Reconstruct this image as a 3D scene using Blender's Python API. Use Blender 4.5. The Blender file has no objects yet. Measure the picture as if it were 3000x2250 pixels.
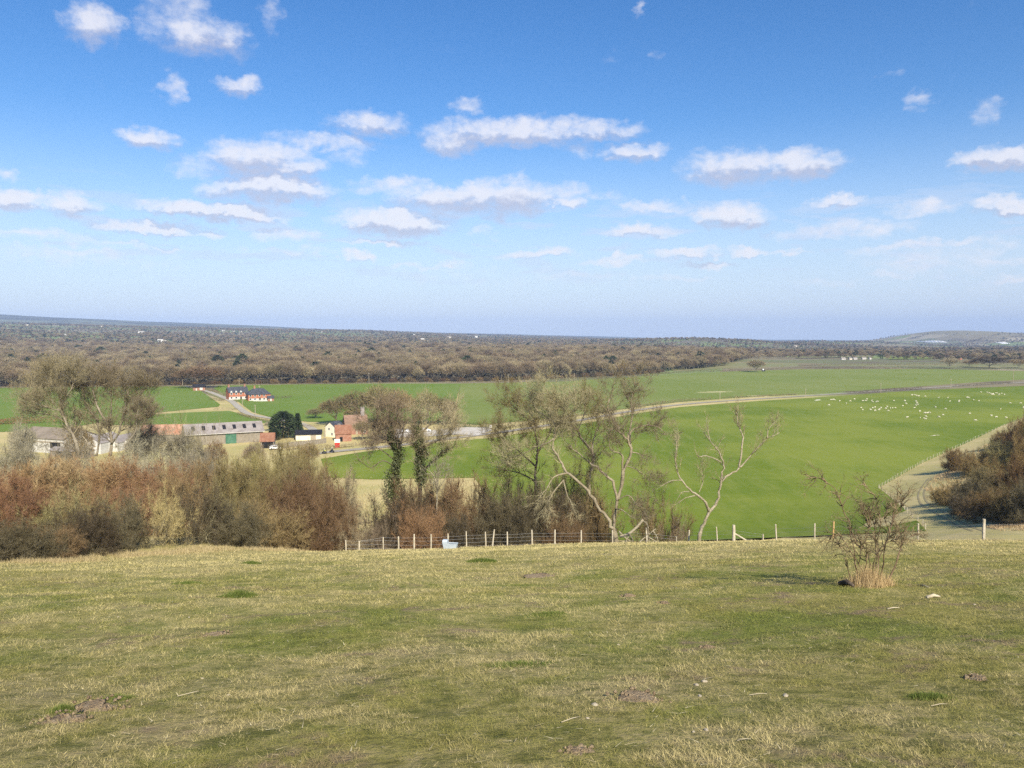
import bpy, bmesh, math, random
import numpy as np
from mathutils import Vector, Matrix, geometry

rng = np.random.default_rng(7)
random.seed(7)
S = bpy.context.scene
COL = S.collection
F = 2266.0                      # focal length in pixels of a 3000 px wide frame
PITCH = math.atan(150 / F)
EYE = 45.65                     # eye above the plain (1.65 m above the hillside)
CP, SP = math.cos(PITCH), math.sin(PITCH)
SUN_EL, SHADOW = math.radians(38), (-0.36, 0.933)

# ------------------------------------------------------------------ terrain
def _hash(i, j, s):
    n = (i * 374761393 + j * 668265263 + s * 974634777) & 0x7fffffff
    n = ((n ^ (n >> 13)) * 1274126177) & 0x7fffffff
    return ((n ^ (n >> 16)) & 0xffff) / 65535.0
def vnoise(x, y, s=0):
    x = np.asarray(x, float); y = np.asarray(y, float)
    i = np.floor(x).astype(np.int64); j = np.floor(y).astype(np.int64)
    fx = x - i; fy = y - j
    fx = fx * fx * (3 - 2 * fx); fy = fy * fy * (3 - 2 * fy)
    a = _hash(i, j, s); b = _hash(i + 1, j, s); c = _hash(i, j + 1, s); d = _hash(i + 1, j + 1, s)
    return (a * (1 - fx) + b * fx) * (1 - fy) + (c * (1 - fx) + d * fx) * fy - 0.5
def sstep(a, b, t):
    t = np.clip((t - a) / (b - a), 0, 1)
    return t * t * (3 - 2 * t)
def soft(t, k):
    return 0.5 * (t + np.sqrt(t * t + k * k))
EDGE_U = [-.75, -.66, -.55, -.45, -.3, -.15, .1, .25, .4, .55, .75]
EDGE_D = [30, 31, 36, 40, 46, 51, 54, 50, 45, 41, 37]
def edge_depth(u):
    return np.interp(u, EDGE_U, EDGE_D)
def h(x, y):
    x = np.asarray(x, float); y = np.asarray(y, float)
    yy = np.maximum(y, 5.0)
    u = np.clip(x / yy, -.9, .9)
    r = np.hypot(x, y)
    E = edge_depth(u)
    s = np.interp(u, [-.7, -.4, -.28, -.12, .2, .7], [.17, .17, .27, .5, .56, .5])
    yc = np.maximum(y, -60.0)
    g = soft(yc - E, 3.0)
    yb = yc - g
    drop = 1.65 + .225 * yb + .00037 * yb * np.abs(yb) - .026 * np.clip(x, -40, 40) + s * g
    zf = EYE - drop
    zf = zf + (vnoise(x * .35, y * .35, 1) * .14 + vnoise(x * 1.3, y * 1.3, 2) * .06 + vnoise(x * .09, y * .09, 3) * .35) * sstep(3, 9, r) * (1 - sstep(70, 120, r))
    q = (x - 103) * .749 - (y - 217) * .666
    zs = .33 * soft(q, 8) - .6
    zs = 26 * np.tanh(zs / 26) + vnoise(x * .05, y * .05, 5) * 1.5 * sstep(5, 25, q)
    zs = zs - 8 * sstep(0, 30, -q)
    fd = sstep(420, 800, r)
    zs = zs * (1 - fd) - 8 * fd
    und = (vnoise(x / 170, y / 170, 11) * 1.6 + vnoise(x / 420 + 3, y / 420, 12) * 3.0) * sstep(280, 650, r)
    far = vnoise(x / 900, y / 700, 13) * 16 * sstep(1700, 3000, r)
    A = np.interp(u, [-.8, -.66, -.4, -.18, 0, .09, .22, .35, .8], [104, 94, 75, 50, 10, -1, -18, -32, -36])
    zp = und + far + A * sstep(1300, 5600, r)
    A2 = np.interp(u, [-.8, -.66, -.4, -.18, 0, .09, .22, .35, .8], [240, 222, 148, 64, 20, -4, -46, -66, -80])
    zp = zp + (A2 - A) * sstep(6200, 9300, r) * (1 + .12 * vnoise(u * 13, r / 2500, 15))
    hx, hy = 3060.0, 5400.0          # chalk down on the right
    hd = ((x - hx) / np.where(x < hx, 300, 850)) ** 2 + ((y - hy) / 800) ** 2
    zp = zp + 92 * np.exp(-hd) * (1 + .06 * vnoise(x / 300, y / 300, 17))
    zp = zp + 16 * np.exp(-(((x - 5200) / 1500) ** 2 + ((y - 5600) / 1200) ** 2))
    zp = zp + 24 * np.exp(-(((x - 820) / 450) ** 2 + ((y - 3300) / 350) ** 2)) + 22 * np.exp(-(((x - 1750) / 500) ** 2 + ((y - 4200) / 400) ** 2))
    k = 1.6
    m1 = .5 * (zp + zs + np.sqrt((zp - zs) ** 2 + k)) - .45 * np.exp(-np.abs(zp - zs))
    m2 = .5 * (m1 + zf + np.sqrt((m1 - zf) ** 2 + k)) - .6 * np.exp(-np.abs(m1 - zf))
    return np.where(zf > m1 + 9, zf, np.where(r > 900, zp, m2))
def hz(x, y): return float(h(x, y))
def ray(px, py):
    u = (px - 1500) / F; v = (py - 1125) / F
    return np.array((u, CP - v * SP, -SP - v * CP))
def at(px, py, depth):
    d = ray(px, py); t = depth / d[1]
    return Vector((d[0] * t, depth, EYE + d[2] * t))
_ts = np.concatenate([np.arange(3, 130, .15), np.geomspace(130, 12500, 2600)])
def hit(px, py, tmin=0):
    d = ray(px, py); ts = _ts[_ts > tmin] / d[1]
    z = EYE + d[2] * ts - h(d[0] * ts, d[1] * ts)
    k = np.argmax(z < 0) if (z < 0).any() else len(ts) - 1
    if k > 0:
        a, b = z[k - 1], z[k]; t = ts[k - 1] + (ts[k] - ts[k - 1]) * a / max(a - b, 1e-9)
    else: t = ts[0]
    x, y = d[0] * t, d[1] * t
    return Vector((x, y, hz(x, y)))
def gp(px, depth):                 # ground under an image column at a given depth
    x = (px - 1500) / F * depth / 1.0
    x = ray(px, 1300)[0] / ray(px, 1300)[1] * depth
    return Vector((x, depth, hz(x, depth)))

# ------------------------------------------------------------------ materials
def lin(r, g, b):
    f = lambda c: (c / 255) / 12.92 if c <= 10 else ((c / 255 + .055) / 1.055) ** 2.4
    return (f(r), f(g), f(b), 1)
def node(nt, t, **kw):
    n = nt.nodes.new(t)
    for k, v in kw.items(): setattr(n, k, v)
    return n
def newmat(name, rough=.9, spec=.15):
    m = bpy.data.materials.new(name); m.use_nodes = True
    nt = m.node_tree; b = nt.nodes['Principled BSDF']
    b.inputs['Roughness'].default_value = rough
    b.inputs['Specular IOR Level'].default_value = spec
    return m, nt, b
def mixc(nt, fac, a, b, mode='MIX'):
    n = node(nt, 'ShaderNodeMix', data_type='RGBA', blend_type=mode)
    for sock, v in ((n.inputs[0], fac), (n.inputs[6], a), (n.inputs[7], b)):
        if hasattr(v, 'is_output'): nt.links.new(v, sock)
        else: sock.default_value = v
    return n.outputs[2]
def math_(nt, op, a, b=0.0, c=0.0, clamp=False):
    n = node(nt, 'ShaderNodeMath', operation=op, use_clamp=clamp)
    for i, v in enumerate((a, b, c)):
        if hasattr(v, 'is_output'): nt.links.new(v, n.inputs[i])
        else: n.inputs[i].default_value = v
    return n.outputs[0]
def vmath(nt, op, a, b=(0, 0, 0), c=(0, 0, 0)):
    n = node(nt, 'ShaderNodeVectorMath', operation=op)
    for i, v in enumerate((a, b, c)):
        if hasattr(v, 'is_output'): nt.links.new(v, n.inputs[i])
        else: n.inputs[i].default_value = v
    return n.outputs['Value'] if op in ('DOT_PRODUCT', 'LENGTH') else n.outputs['Vector']
def noise(nt, vec, scale, detail=4, rough=.55, dist=0):
    n = node(nt, 'ShaderNodeTexNoise')
    n.inputs['Scale'].default_value = scale; n.inputs['Detail'].default_value = detail
    n.inputs['Roughness'].default_value = rough; n.inputs['Distortion'].default_value = dist
    if vec is not None: nt.links.new(vec, n.inputs['Vector'])
    return n.outputs['Fac'] if 'Fac' in n.outputs else n.outputs[0]
def remap(nt, v, a, b, c=0.0, d=1.0, smooth=True):
    n = node(nt, 'ShaderNodeMapRange', interpolation_type='SMOOTHSTEP' if smooth else 'LINEAR')
    nt.links.new(v, n.inputs[0])
    for i, k in enumerate((a, b, c, d)): n.inputs[1 + i].default_value = k
    return n.outputs[0]
def geopos(nt): return node(nt, 'ShaderNodeNewGeometry').outputs['Position']
def objpos(nt): return node(nt, 'ShaderNodeTexCoord').outputs['Object']
def mottled(name, c1, c2, scale=2.0, rough=.9, spec=.15, c3=None, world=False, bump=0):
    m, nt, b = newmat(name, rough, spec)
    p = geopos(nt) if world else objpos(nt)
    n1 = noise(nt, p, scale, 5)
    c = mixc(nt, remap(nt, n1, .35, .65), c1, c2)
    if c3: c = mixc(nt, remap(nt, noise(nt, p, scale * 3.7, 4), .55, .72), c, c3)
    nt.links.new(c, b.inputs['Base Color'])
    if bump:
        bn = node(nt, 'ShaderNodeBump'); bn.inputs['Strength'].default_value = bump; bn.inputs['Distance'].default_value = .05
        nt.links.new(noise(nt, p, scale * 6, 4), bn.inputs['Height']); nt.links.new(bn.outputs[0], b.inputs['Normal'])
    return m
def twigmat(name, c1, c2, vary=.35, patch=0):
    """bark and twigs: two colours mixed by noise, each plant a little different"""
    m, nt, b = newmat(name, .9, .1)
    oi = node(nt, 'ShaderNodeObjectInfo')
    p = geopos(nt)
    c = mixc(nt, remap(nt, noise(nt, p, .9, 4, .6), .32, .68), c1, c2)
    c = mixc(nt, remap(nt, noise(nt, p, 6, 2), .45, .75), c, tuple(x * 1.5 for x in c2[:3]) + (1,))
    if patch: c = mixc(nt, remap(nt, noise(nt, p, patch, 3, .6), .42, .6), mixc(nt, .45, c, (.10, .085, .05, 1)), c)
    hv = node(nt, 'ShaderNodeHueSaturation')
    nt.links.new(math_(nt, 'MULTIPLY_ADD', oi.outputs['Random'], vary * 1.6, 1 - vary * .8), hv.inputs['Value'])
    nt.links.new(math_(nt, 'MULTIPLY_ADD', oi.outputs['Random'], .03, .495), hv.inputs['Hue'])
    nt.links.new(c, hv.inputs['Color']); nt.links.new(hv.outputs[0], b.inputs['Base Color'])
    return m

# --- pasture colour group, used by the turf and by the blades that grow on it
pg = bpy.data.node_groups.new('pasture_colour', 'ShaderNodeTree')
pg.interface.new_socket('Color', in_out='OUTPUT', socket_type='NodeSocketColor')
pg.interface.new_socket('Straw', in_out='OUTPUT', socket_type='NodeSocketFloat')
def build_pasture():
    nt = pg; out = node(nt, 'NodeGroupOutput'); p = geopos(nt)
    sep = node(nt, 'ShaderNodeSeparateXYZ'); nt.links.new(p, sep.inputs[0])
    X, Y = sep.outputs[0], sep.outputs[1]
    n1 = noise(nt, p, .16, 4, .6, .4); n2 = noise(nt, p, .8, 5, .62, .3); n3 = noise(nt, p, 5.5, 5, .65); n4 = noise(nt, p, 38, 3, .7)
    e1 = noise(nt, vmath(nt, 'ADD', p, (31, 17, 0)), .55, 4, .6, .6); e2 = noise(nt, vmath(nt, 'ADD', p, (3, 57, 0)), 4.0, 4, .6)
    g1 = noise(nt, vmath(nt, 'ADD', p, (71, 7, 0)), .33, 5, .6, .5)
    far = remap(nt, Y, 17, 40)
    midright = math_(nt, 'MULTIPLY', remap(nt, X, 1, 7), math_(nt, 'SUBTRACT', 1.0, math_(nt, 'ABSOLUTE', math_(nt, 'MULTIPLY_ADD', Y, .1, -1.3)), clamp=True))
    base = math_(nt, 'ADD', math_(nt, 'MULTIPLY', n1, .55), math_(nt, 'ADD', math_(nt, 'MULTIPLY', n2, .75), math_(nt, 'MULTIPLY', n3, .55)))
    base = math_(nt, 'ADD', base, math_(nt, 'MULTIPLY', far, .2))
    base = math_(nt, 'SUBTRACT', base, math_(nt, 'MULTIPLY', midright, .13))
    straw = remap(nt, base, .72, 1.18)
    fleck = remap(nt, n4, .48, .66)
    straw2 = math_(nt, 'ADD', math_(nt, 'MULTIPLY_ADD', fleck, .42, -.12), straw, clamp=True)
    green = mixc(nt, remap(nt, g1, .4, .66), (.250, .228, .058, 1), (.165, .188, .034, 1))
    nearby = remap(nt, Y, 15, 5)
    c = mixc(nt, math_(nt, 'MULTIPLY', straw2, .9), green, mixc(nt, math_(nt, 'MULTIPLY', nearby, .75), (.46, .375, .155, 1), (.33, .25, .135, 1)))
    c = mixc(nt, math_(nt, 'MULTIPLY', remap(nt, n3, .52, .36), math_(nt, 'MULTIPLY_ADD', nearby, .3, .14)), c, (.055, .052, .02, 1))  # dark gaps between tufts: the blades' shade put into the turf colour
    c = mixc(nt, math_(nt, 'MULTIPLY', remap(nt, noise(nt, vmath(nt, 'ADD', p, (11, 83, 0)), 1.7, 6, .68, .4), .50, .66), remap(nt, Y, 19, 6, .12, .72)), c, (.088, .096, .022, 1))
    earth = math_(nt, 'MULTIPLY', remap(nt, e1, .51, .66), remap(nt, e2, .42, .62))
    earth = math_(nt, 'MULTIPLY', earth, math_(nt, 'MULTIPLY_ADD', far, -.75, .85))
    c = mixc(nt, earth, c, (.24, .17, .105, 1))
    nt.links.new(c, out.inputs[0]); nt.links.new(straw2, out.inputs[1])
build_pasture()

def ground_material():
    m, nt, b = newmat('ground', .95, .1)
    p = geopos(nt)
    at1 = node(nt, 'ShaderNodeAttribute', attribute_name='near')
    grp = node(nt, 'ShaderNodeGroup'); grp.node_tree = pg
    # rough unimproved grass of the scarp and the spur
    r1 = noise(nt, p, .05, 5, .6); r2 = noise(nt, p, .4, 4, .6)
    rough = mixc(nt, remap(nt, r1, .38, .62), (.50, .41, .19, 1), (.39, .345, .135, 1))
    rough = mixc(nt, remap(nt, r2, .5, .75), rough, (.50, .41, .21, 1))
    # far farmland: a patchwork of fields
    mp = node(nt, 'ShaderNodeMapping'); nt.links.new(p, mp.inputs[0])
    mp.inputs['Scale'].default_value = (1 / 330, 1 / 420, 0); mp.inputs['Rotation'].default_value = (0, 0, .35)
    vo = node(nt, 'ShaderNodeTexVoronoi', distance='MANHATTAN'); vo.inputs['Scale'].default_value = 1; nt.links.new(mp.outputs[0], vo.inputs['Vector'])
    sv = node(nt, 'ShaderNodeSeparateColor'); nt.links.new(vo.outputs['Color'], sv.inputs[0])
    rp = node(nt, 'ShaderNodeValToRGB'); nt.links.new(sv.outputs[0], rp.inputs[0])
    rp.color_ramp.interpolation = 'CONSTANT'
    cols = [(.0, (.17, .21, .07)), (.2, (.22, .19, .11)), (.38, (.19, .24, .08)), (.5, (.26, .23, .14)), (.64, (.16, .17, .08)), (.8, (.20, .25, .09)), (.9, (.32, .28, .18))]
    el = rp.color_ramp.elements
    el[0].position, el[0].color = 0, cols[0][1] + (1,); el[1].position, el[1].color = cols[1][0], cols[1][1] + (1,)
    for ps, cc in cols[2:]:
        e = el.new(ps); e.color = cc + (1,)
    farc = mixc(nt, remap(nt, noise(nt, p, .004, 5, .6), .52, .60), rp.outputs[0], (.15, .13, .085, 1))
    # chalk grassland on the high down
    sep = node(nt, 'ShaderNodeSeparateXYZ'); nt.links.new(p, sep.inputs[0])
    dn = math_(nt, 'MULTIPLY', remap(nt, math_(nt, 'ADD', sep.outputs[2], math_(nt, 'MULTIPLY', noise(nt, p, .003, 3), 16)), 36, 44), remap(nt, sep.outputs[0], 2300, 2500))
    dn = math_(nt, 'MULTIPLY', dn, remap(nt, sep.outputs[1], 3000, 3500))
    farc = mixc(nt, dn, farc, (.22, .20, .12, 1))
    farc = mixc(nt, remap(nt, vmath(nt, 'LENGTH', p), 6300, 7600), farc, mixc(nt, remap(nt, noise(nt, p, .0022, 4), .45, .6), (.07, .07, .045, 1), (.15, .16, .08, 1)))
    at2 = node(nt, 'ShaderNodeAttribute', attribute_name='farland')
    c = mixc(nt, at2.outputs['Fac'], rough, farc)
    c = mixc(nt, at1.outputs['Fac'], c, grp.outputs[0])
    nt.links.new(c, b.inputs['Base Color'])
    bn = node(nt, 'ShaderNodeBump'); bn.inputs['Strength'].default_value = .8; bn.inputs['Distance'].default_value = .05
    nt.links.new(noise(nt, p, 16, 5, .7), bn.inputs['Height']); nt.links.new(bn.outputs[0], b.inputs['Normal'])
    return m
def blade_material(name, tint=None, amount=0.0):
    m, nt, b = newmat(name, .85, .1)
    grp = node(nt, 'ShaderNodeGroup'); grp.node_tree = pg
    rn = node(nt, 'ShaderNodeAttribute', attribute_name='rnd').outputs['Fac']
    c = mixc(nt, remap(nt, math_(nt, 'MULTIPLY_ADD', grp.outputs[1], .8, math_(nt, 'MULTIPLY', rn, .7)), .72, 1.2), grp.outputs[0], (.52, .435, .20, 1))
    c = mixc(nt, remap(nt, rn, .0, .38, .85, 0), c, (.06, .068, .018, 1))  # some blades darkened by colour, for the shade down among the grass
    if tint: c = mixc(nt, amount, c, tint)
    nt.links.new(c, b.inputs['Base Color'])
    return m
def blade_plain(name, c1, c2):
    m, nt, b = newmat(name, .85, .1)
    rn = node(nt, 'ShaderNodeAttribute', attribute_name='rnd').outputs['Fac']
    nt.links.new(mixc(nt, rn, c1, c2), b.inputs['Base Color'])
    return m
def field_material(name, c1, c2, c3, rot=0.0):
    m, nt, b = newmat(name, .9, .1)
    p = geopos(nt)
    mp = node(nt, 'ShaderNodeMapping'); nt.links.new(p, mp.inputs[0]); mp.inputs['Rotation'].default_value = (0, 0, rot); mp.inputs['Scale'].default_value = (1, .12, 1)
    c = mixc(nt, remap(nt, noise(nt, p, .011, 6, .62), .40, .60), c1, c2)
    c = mixc(nt, remap(nt, noise(nt, mp.outputs[0], .25, 4, .6), .42, .8, 0, .5), c, c3)
    c = mixc(nt, remap(nt, noise(nt, p, .18, 6, .7), .5, .8, 0, .7), c, c3)
    c = mixc(nt, remap(nt, noise(nt, p, 1.3, 3, .6), .3, .5, .35, 0), c, tuple(v * .6 for v in c1[:3]) + (1,))
    nt.links.new(c, b.inputs['Base Color'])
    return m

# ------------------------------------------------------------------ objects
def mesh_from(name, V, T, mat=None, attrs=None, smooth=False):
    """numpy vertices and triangles (or quads) -> mesh"""
    V = np.asarray(V, np.float32).reshape(-1, 3); T = np.asarray(T, np.int32)
    me = bpy.data.meshes.new(name)
    k = T.shape[1]
    me.vertices.add(len(V)); me.vertices.foreach_set('co', V.ravel())
    me.loops.add(T.size); me.loops.foreach_set('vertex_index', T.ravel())
    me.polygons.add(len(T)); me.polygons.foreach_set('loop_start', np.arange(0, T.size, k, dtype=np.int32))
    if smooth: me.polygons.foreach_set('use_smooth', np.ones(len(T), bool))
    me.update(calc_edges=True)
    for n, a in (attrs or {}).items():
        me.attributes.new(n, 'FLOAT', 'POINT').data.foreach_set('value', np.asarray(a, np.float32))
    if mat: me.materials.append(mat)
    return me
def link(name, data, parent=None, loc=None, rot=None, scale=None):
    o = bpy.data.objects.new(name, data); COL.objects.link(o)
    if parent: o.parent = parent
    if loc is not None: o.location = loc
    if rot is not None: o.rotation_euler = rot
    if scale is not None: o.scale = scale
    return o
def tag(o, label=None, cat=None, group=None, kind=None):
    if label: o['label'] = label
    if cat: o['category'] = cat
    if group: o['group'] = group
    if kind: o['kind'] = kind
    return o
def thing(name, label, cat, loc=(0, 0, 0), rz=0, group=None, scale=None):
    return tag(link(name, None, None, loc, (0, 0, rz), scale), label, cat, group)
def copy_thing(o, loc=None, rz=None, scale=None, label=None):
    c = o.copy(); COL.objects.link(c)
    if loc is not None: c.location = loc
    if rz is not None: c.rotation_euler = (0, 0, rz)
    if scale is not None: c.scale = scale
    if label: c['label'] = label
    for ch in list(o.children):
        d = ch.copy(); COL.objects.link(d); d.parent = c
        for g in list(ch.children):
            e = g.copy(); COL.objects.link(e); e.parent = d
    return c

class Geo:
    def __init__(s): s.v = []; s.f = []; s.n = 0
    def add(s, v, f):
        v = np.asarray(v, float).reshape(-1, 3); s.v.append(v); s.f += [tuple(int(i) + s.n for i in q) for q in f]; s.n += len(v); return s
    def box(s, c, d, rz=0, taper=1.0, rx=0, ry=0):
        x, y, z = (k / 2 for k in d)
        v = [Vector((a * x * (taper if e > 0 else 1), b * y * (taper if e > 0 else 1), e * z)) for e in (-1, 1) for b in (-1, 1) for a in (-1, 1)]
        R = Matrix.Rotation(rz, 3, 'Z') @ Matrix.Rotation(ry, 3, 'Y') @ Matrix.Rotation(rx, 3, 'X')
        return s.add([R @ p + Vector(c) for p in v], [(0, 2, 3, 1), (4, 5, 7, 6), (0, 1, 5, 4), (2, 6, 7, 3), (0, 4, 6, 2), (1, 3, 7, 5)])
    def tube(s, pts, rad, n=8, cap=True):
        pts = [Vector(p) for p in pts]
        if not hasattr(rad, '__len__'): rad = [rad] * len(pts)
        V = []; ref = Vector((.31, .17, .93))
        for i, p in enumerate(pts):
            t = (pts[min(i + 1, len(pts) - 1)] - pts[max(i - 1, 0)])
            if t.length < 1e-9: t = Vector((0, 0, 1))
            t.normalize()
            a = t.cross(ref)
            if a.length < .1: a = t.cross(Vector((1, 0, 0)))
            a.normalize(); b = t.cross(a)
            V += [p + (a * math.cos(k * 2 * math.pi / n) + b * math.sin(k * 2 * math.pi / n)) * rad[i] for k in range(n)]
        Fc = [(i * n + k, i * n + (k + 1) % n, (i + 1) * n + (k + 1) % n, (i + 1) * n + k) for i in range(len(pts) - 1) for k in range(n)]
        if cap: Fc += [tuple(range(n))[::-1], tuple(range((len(pts) - 1) * n, len(pts) * n))]
        return s.add(V, Fc)
    def prism(s, prof, x0, x1):      # profile in (y,z) swept along x
        n = len(prof)
        v = [(x0, a, b) for a, b in prof] + [(x1, a, b) for a, b in prof]
        return s.add(v, [tuple(range(n))[::-1], tuple(range(n, 2 * n))] + [(i, (i + 1) % n, n + (i + 1) % n, n + i) for i in range(n)])
    def mesh(s, name, mat=None, smooth=False):
        me = bpy.data.meshes.new(name); me.from_pydata(np.concatenate(s.v).tolist() if s.v else [], [], s.f); me.update()
        bm = bmesh.new(); bm.from_mesh(me); bmesh.ops.recalc_face_normals(bm, faces=bm.faces); bm.to_mesh(me); bm.free()
        if smooth: me.polygons.foreach_set('use_smooth', np.ones(len(me.polygons), bool))
        if mat: me.materials.append(mat)
        return me
    def obj(s, name, mat, parent=None, smooth=False, **kw): return link(name, s.mesh(name, mat, smooth), parent, **kw)

def skin_mesh(name, verts, edges, radii, mat, sub=2):
    me = bpy.data.meshes.new(name); me.from_pydata(verts, edges, [])
    o = bpy.data.objects.new(name, me); COL.objects.link(o)
    sk = o.modifiers.new('s', 'SKIN'); ss = o.modifiers.new('d', 'SUBSURF'); ss.levels = ss.render_levels = sub
    for i, r in enumerate(radii):
        d = me.skin_vertices[0].data[i]; d.radius = (r, r) if not hasattr(r, '__len__') else r
        d.use_root = (i == 0)
    bpy.context.view_layer.update()
    new = bpy.data.meshes.new_from_object(o.evaluated_get(bpy.context.evaluated_depsgraph_get()))
    bpy.data.objects.remove(o); bpy.data.meshes.remove(me)
    new.name = name; new.materials.clear(); new.materials.append(mat)
    new.polygons.foreach_set('use_smooth', np.ones(len(new.polygons), bool))
    return new

# ------------------------------------------------------------------ ground sheet
def build_ground():
    az = np.concatenate([np.radians(np.arange(-43, 43.01, .125)), np.radians(np.arange(47, 317, 5.0))])
    na = len(az)
    r = np.concatenate([np.geomspace(.8, 60, 210)[:-1], np.geomspace(60, 1500, 200)[:-1], np.geomspace(1500, 13000, 170)])
    A, R = np.meshgrid(az, r)
    x, y = R * np.sin(A), R * np.cos(A)
    z = h(x, y)
    V = np.stack([x, y, z], -1).reshape(-1, 3)
    i = np.arange(len(r) - 1)[:, None] * na; j = np.arange(na)[None]; j2 = (j + 1) % na
    Q = np.stack([i + j, i + j2, i + na + j2, i + na + j], -1).reshape(-1, 4)[:, ::-1]
    u = np.clip(x / np.maximum(y, 5), -.9, .9)
    near = (1 - sstep(edge_depth(u) + 2, edge_depth(u) + 9, y)).ravel()
    farl = sstep(560, 640, R).ravel()
    me = mesh_from('ground', V, Q, ground_material(), {'near': near, 'farland': farl}, smooth=True)
    o = link('ground', me); tag(o, kind='structure')
    c = Geo(); ring = [tuple(V[k]) for k in range(na)]
    me2 = c
    return o, float(z.min()), float(z.max())
GROUND, ZMIN, ZMAX = build_ground()

def drape(name, pix, mat, off=.12, step=14, world=False, kind='structure'):
    """a field, yard or road: polygon given by points on the ground, meshed and laid on the terrain"""
    P = [Vector(p[:2]) if world else hit(*p).xy for p in pix]
    n = len(P)
    mn = Vector((min(p.x for p in P), min(p.y for p in P))); mx = Vector((max(p.x for p in P), max(p.y for p in P)))
    pts = list(P)
    X = np.arange(mn.x, mx.x, step); Y = np.arange(mn.y, mx.y, step)
    poly = [(p.x, p.y) for p in P]
    gx, gy = np.meshgrid(X, Y); gx = gx.ravel(); gy = gy.ravel()
    ins = np.zeros(len(gx), bool)
    for k in range(n):
        (xa, ya), (xb, yb) = poly[k], poly[k - 1]
        c = ((ya > gy) != (yb > gy)) & (gx < (xb - xa) * (gy - ya) / ((yb - ya) or 1e-9) + xa)
        ins ^= c
    gx = gx + rng.uniform(-.1, .1, len(gx)) * step
    pts += [Vector((a, b)) for a, b in zip(gx[ins], gy[ins])]
    r = geometry.delaunay_2d_cdt(pts, [], [list(range(n))], 1, .001)
    vv = np.array([(v.x, v.y) for v in r[0]])
    V = np.column_stack([vv, h(vv[:, 0], vv[:, 1]) + off])
    me = bpy.data.meshes.new(name); me.from_pydata(V.tolist(), [], [tuple(f) for f in r[2]]); me.update()
    bm = bmesh.new(); bm.from_mesh(me); bmesh.ops.recalc_face_normals(bm, faces=bm.faces)
    if sum(f.normal.z for f in bm.faces) < 0: bmesh.ops.reverse_faces(bm, faces=bm.faces)
    bm.to_mesh(me); bm.free()
    me.polygons.foreach_set('use_smooth', np.ones(len(me.polygons), bool)); me.materials.append(mat)
    o = link(name, me)
    if kind: tag(o, kind=kind)
    return o
def resample(pts, step):
    pts = [Vector(p[:2]) for p in pts]; out = []
    for a, b in zip(pts, pts[1:]):
        n = max(1, int((b - a).length / step))
        out += [a.lerp(b, i / n) for i in range(n)]
    return out + [pts[-1]]
def smooth_line(pts, it=2):
    pts = [Vector(p[:2]) for p in pts]
    for _ in range(it):
        q = [pts[0]]
        for a, b in zip(pts, pts[1:]): q += [a.lerp(b, .25), a.lerp(b, .75)]
        pts = q + [pts[-1]]
    return pts
def ribbon(name, pix, width, mat, off=.2, world=False):
    L = resample(smooth_line(pix if world else [hit(*p).xy for p in pix]), 4)
    V = []; 
    for i, p in enumerate(L):
        t = (L[min(i + 1, len(L) - 1)] - L[max(i - 1, 0)]).normalized(); nrm = Vector((-t.y, t.x))
        w = width * (1 + .12 * float(vnoise(i * .3, 2.5, 4)))
        for k in (-1, -.33, .33, 1):
            q = p + nrm * w * .5 * k; V.append((q.x, q.y, hz(q.x, q.y) + off))
    Q = [(i * 4 + k, i * 4 + 4 + k, i * 4 + 5 + k, i * 4 + 1 + k) for i in range(len(L) - 1) for k in range(3)]
    o = link(name, mesh_from(name, V, np.array(Q)[:, ::-1], mat, smooth=True)); tag(o, kind='structure'); return o

G1 = lin(96, 136, 40); G2 = lin(112, 150, 52); G3 = lin(138, 164, 78)
M_FIELD = field_material('field_green', (.120, .172, .014, 1), (.190, .228, .030, 1), (.225, .248, .055, 1), .6)
M_FIELD2 = field_material('field_green_upper', (.160, .205, .038, 1), (.190, .225, .055, 1), (.23, .255, .085, 1), .2)
M_FIELD3 = field_material('field_green_left', (.128, .198, .026, 1), (.150, .210, .036, 1), (.19, .24, .06, 1), 1.1)
M_PALE = field_material('field_pale', (.19, .20, .085, 1), (.23, .21, .10, 1), (.27, .25, .13, 1), .3)
M_VERGE = field_material('verge', (.17, .19, .06, 1), (.21, .20, .08, 1), (.28, .25, .12, 1), .3)
M_ROAD = mottled('road', (.29, .262, .21, 1), (.35, .318, .26, 1), .2, world=True)
M_TRACK = mottled('track', (.34, .31, .25, 1), (.42, .38, .30, 1), .3, world=True)
M_CHALK = mottled('chalk', (.46, .42, .35, 1), (.55, .51, .44, 1), .3, world=True, c3=(.5, .46, .38, 1))
M_CHALKFAR = mottled('chalk_face', (.85, .84, .82, 1), (.8, .79, .77, 1), .02, world=True)

# green fields of the plain
drape('field', [(1090, 1405), (1390, 1400), (1440, 1470), (1560, 1560, 75), (1900, 1590, 80), (2300, 1575, 80), (2714, 1556, 80), (2690, 1530), (2650, 1492), (2575, 1430), (2700, 1358), (2850, 1290), (2935, 1248), (3010, 1222), (3300, 1110), (3200, 1118),
                (3000, 1131), (2700, 1143), (2400, 1164), (2150, 1180), (1990, 1193), (1850, 1214), (1720, 1240), (1600, 1257), (1460, 1282), (1330, 1292), (1180, 1310), (1060, 1325), (940, 1345), (960, 1400)], M_FIELD)
drape('field', [(1400, 1245), (1560, 1232), (1720, 1215), (1850, 1195), (1990, 1178), (2150, 1166), (2400, 1152), (2700, 1132), (3000, 1112), (3300, 1096), (3300, 1092), (3000, 1087), (2700, 1081), (2350, 1082), (2150, 1088), (1960, 1097), (1800, 1108), (1640, 1118), (1500, 1121), (1350, 1124), (1330, 1240)], M_FIELD2)
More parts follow.
